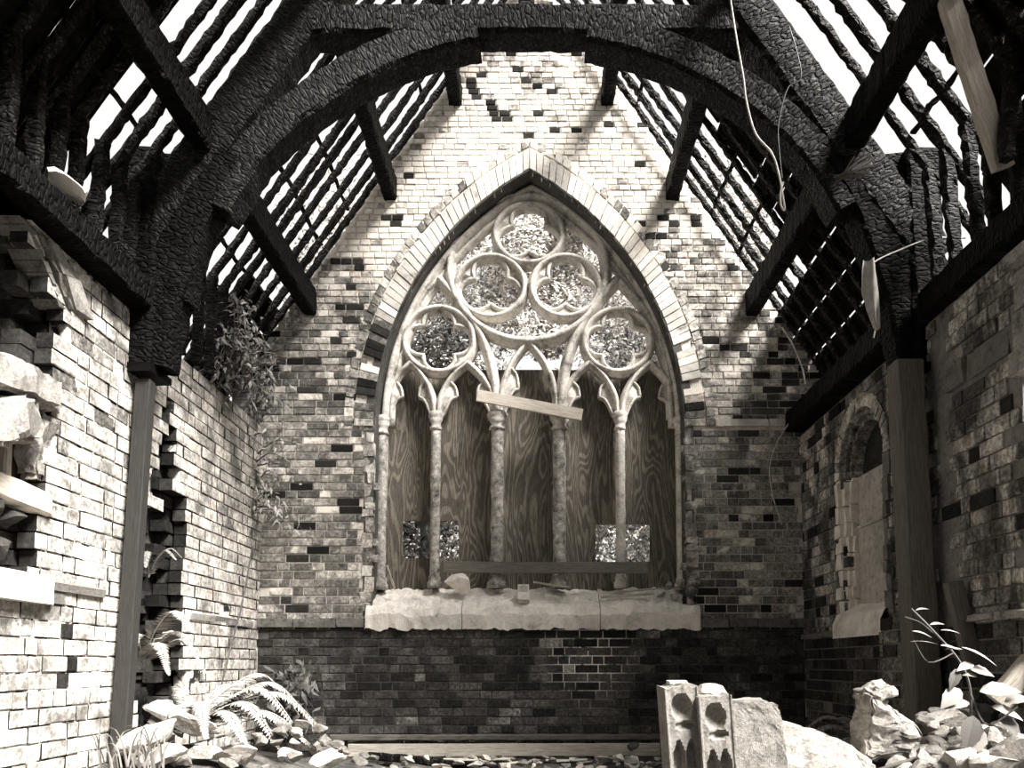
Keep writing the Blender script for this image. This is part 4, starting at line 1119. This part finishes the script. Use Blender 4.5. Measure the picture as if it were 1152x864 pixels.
# ------------------------------------------------------------------ trees outside the window
def tree(x, y, hgt, rad, nleaf, mats, label, seed, zb=0.0, ls=.13):
    rs = random.Random(seed); root = tag(empty('tree', (x, y, -.12)), label, 'tree', 'trees outside the window')
    mb = MB().tube(cr([(x, y, -.12), (x+.1, y, hgt*.4), (x-.05, y, hgt*.75)], 5), .1, 8, rf=lambda t: .12*(1-t)+.03)
    keep(mb.build('trunk', M['bark']), root); mb = MB(); cl = []
    for _ in range(int(16*rad*(hgt-zb)*.8)):
        th = rs.uniform(0, 2*PI); r = rad*math.sqrt(rs.random()); cl.append((V((x+r*math.cos(th), y+r*math.sin(th)*.8, zb+(hgt-zb)*rs.random())), rs.uniform(.3, .6)))
    for _ in range(nleaf):
        c, r = rs.choice(cl); v = V((rs.gauss(0, 1), rs.gauss(0, 1), rs.gauss(0, 1))).normalized()*r*rs.uniform(.6, 1.05)
        leafquad(mb, c+v, V((rs.uniform(-1, 1), rs.uniform(-1, .2), rs.uniform(-1, .2))), v+V((0, -.3, .5)), ls*rs.uniform(.6, 1.3), ls*.5*rs.uniform(.7, 1.2))
    keep(mb.build('crown', mats), root)
tree(.1, 14.2, 10.4, 2.3, 90000, M['leaf'], 'tall bright leafy tree behind the middle of the window', 11, 3.2, .095)
tree(-2.2, 11.3, 7.6, 1.5, 40000, M['leaf'], 'leafy tree behind the left part of the window', 12, 1.0, .09)
tree(2.3, 11.5, 7.6, 1.5, 40000, M['leaf'], 'leafy tree behind the right part of the window', 13, 1.0, .09)
tree(-1.35, 9.0, 5.0, .8, 14000, M['leafd'], 'dark shrubby tree behind the left quatrefoil', 14, .6, .08)
tree(1.35, 9.0, 5.1, .8, 14000, M['leafd'], 'dark shrubby tree behind the right quatrefoil', 15, .6, .08)
# ------------------------------------------------------------------ wires and rags
def wire(name, pts, Y, r, mat, label, cat='wire'):
    q = cr([at(x, y, Y if not isinstance(Y, (list, tuple)) else Y[0]+(Y[1]-Y[0])*i/(len(pts)-1)) for i, (x, y) in enumerate(pts)], 8)
    tag(MB().tube(q, r, 6).build(name, M[mat]), label, cat)
wire('hanging_wire', [(819, -20), (828, 40), (836, 85), (840, 115), (850, 150), (868, 172), (876, 195), (881, 222), (883, 236), (879, 232), (878, 218), (881, 205)], 4.5, .006, 'wire', 'pale wire hanging in a loop from the right end of the collar')
wire('hanging_wire', [(888, 30), (897, 60), (901, 88), (886, 100), (876, 140), (877, 172), (880, 200)], 4.55, .003, 'wired', 'thin wire strand across the right arched brace')
wire('hanging_wire', [(1086, 268), (1050, 268), (1015, 280), (980, 298), (970, 325), (977, 348), (985, 362), (983, 380)], 4.55, .0045, 'wire', 'pale wire curling down past the right truss foot')
wire('hanging_wire', [(880, 368), (893, 390), (902, 412), (906, 432)], 6.8, .008, 'wire', 'short pale wire hanging at the right end of the gable')
wire('hanging_wire', [(893, 468), (876, 495), (866, 525), (870, 560), (880, 590)], 6.9, .006, 'wire', 'pale wire dangling down the right side of the end wall')
mb = MB(); vs = []; fs = []; nx, ny = 8, 14
for j in range(ny+1):
    for i in range(nx+1):
        t = j/ny; u = i/nx; w = (.035+.03*math.sin(t*3))*(1-.6*t); p = at(978+8*t, 292+78*t, 4.5); vs.append((p.x+(u-.5)*2*w, p.y+.03*math.sin(u*7+t*3), p.z+.02*NZ.noise(V((u*3, t*3, 0)))))
for j in range(ny):
    for i in range(nx): a = j*(nx+1)+i; fs.append((a, a+1, a+nx+2, a+nx+1))
mb.add(vs, fs); tag(mb.build('hanging_rag', M['rag'], None, True), 'torn grey sheeting hanging from the right truss foot', 'rag')
mb = MB()
for k in range(16):
    p = at(R(936, 948), R(196, 204), 4.55); q = at(R(960, 995), R(172, 200), 4.5); mb.tube(cr([p, p.lerp(q, .5)+V((0, R(-.02, .02), R(-.02, .02))), q], 4), .004, 4)
tag(mb.build('dry_twigs', M['dullwood']), 'bunch of dry twigs caught on the right principal rafter', 'twigs')

# ------------------------------------------------------------------ light, world, camera
w = bpy.data.worlds.new('sky'); bpy.context.scene.world = w; w.use_nodes = True
w.node_tree.nodes['Background'].inputs[0].default_value = (1, .985, .96, 1); w.node_tree.nodes['Background'].inputs[1].default_value = SKY
sun = bpy.data.lights.new('sun', 'SUN'); sun.energy = 24; sun.angle = math.radians(24); sun.color = (1, .98, .95)
so = bpy.data.objects.new('sun', sun); C.objects.link(so)
so.rotation_euler = V((-.50, .48, -.80)).to_track_quat('-Z', 'Y').to_euler()
cam = bpy.data.cameras.new('camera'); cam.sensor_width = 36; cam.lens = 36*F/1152; cam.shift_x = (576-CX)/1152; cam.shift_y = (CY-432)/1152; cam.clip_start = .05
co = bpy.data.objects.new('camera', cam); C.objects.link(co); co.location = (0, 0, CZ); co.rotation_euler = (PI/2+P, 0, 0)
sc = bpy.context.scene; sc.camera = co
sc.view_settings.view_transform = 'Standard'; sc.view_settings.look = 'None'; sc.view_settings.gamma = 1; sc.view_settings.exposure = 0; sc.view_settings.use_curve_mapping = False
sc.cycles.max_bounces = 6
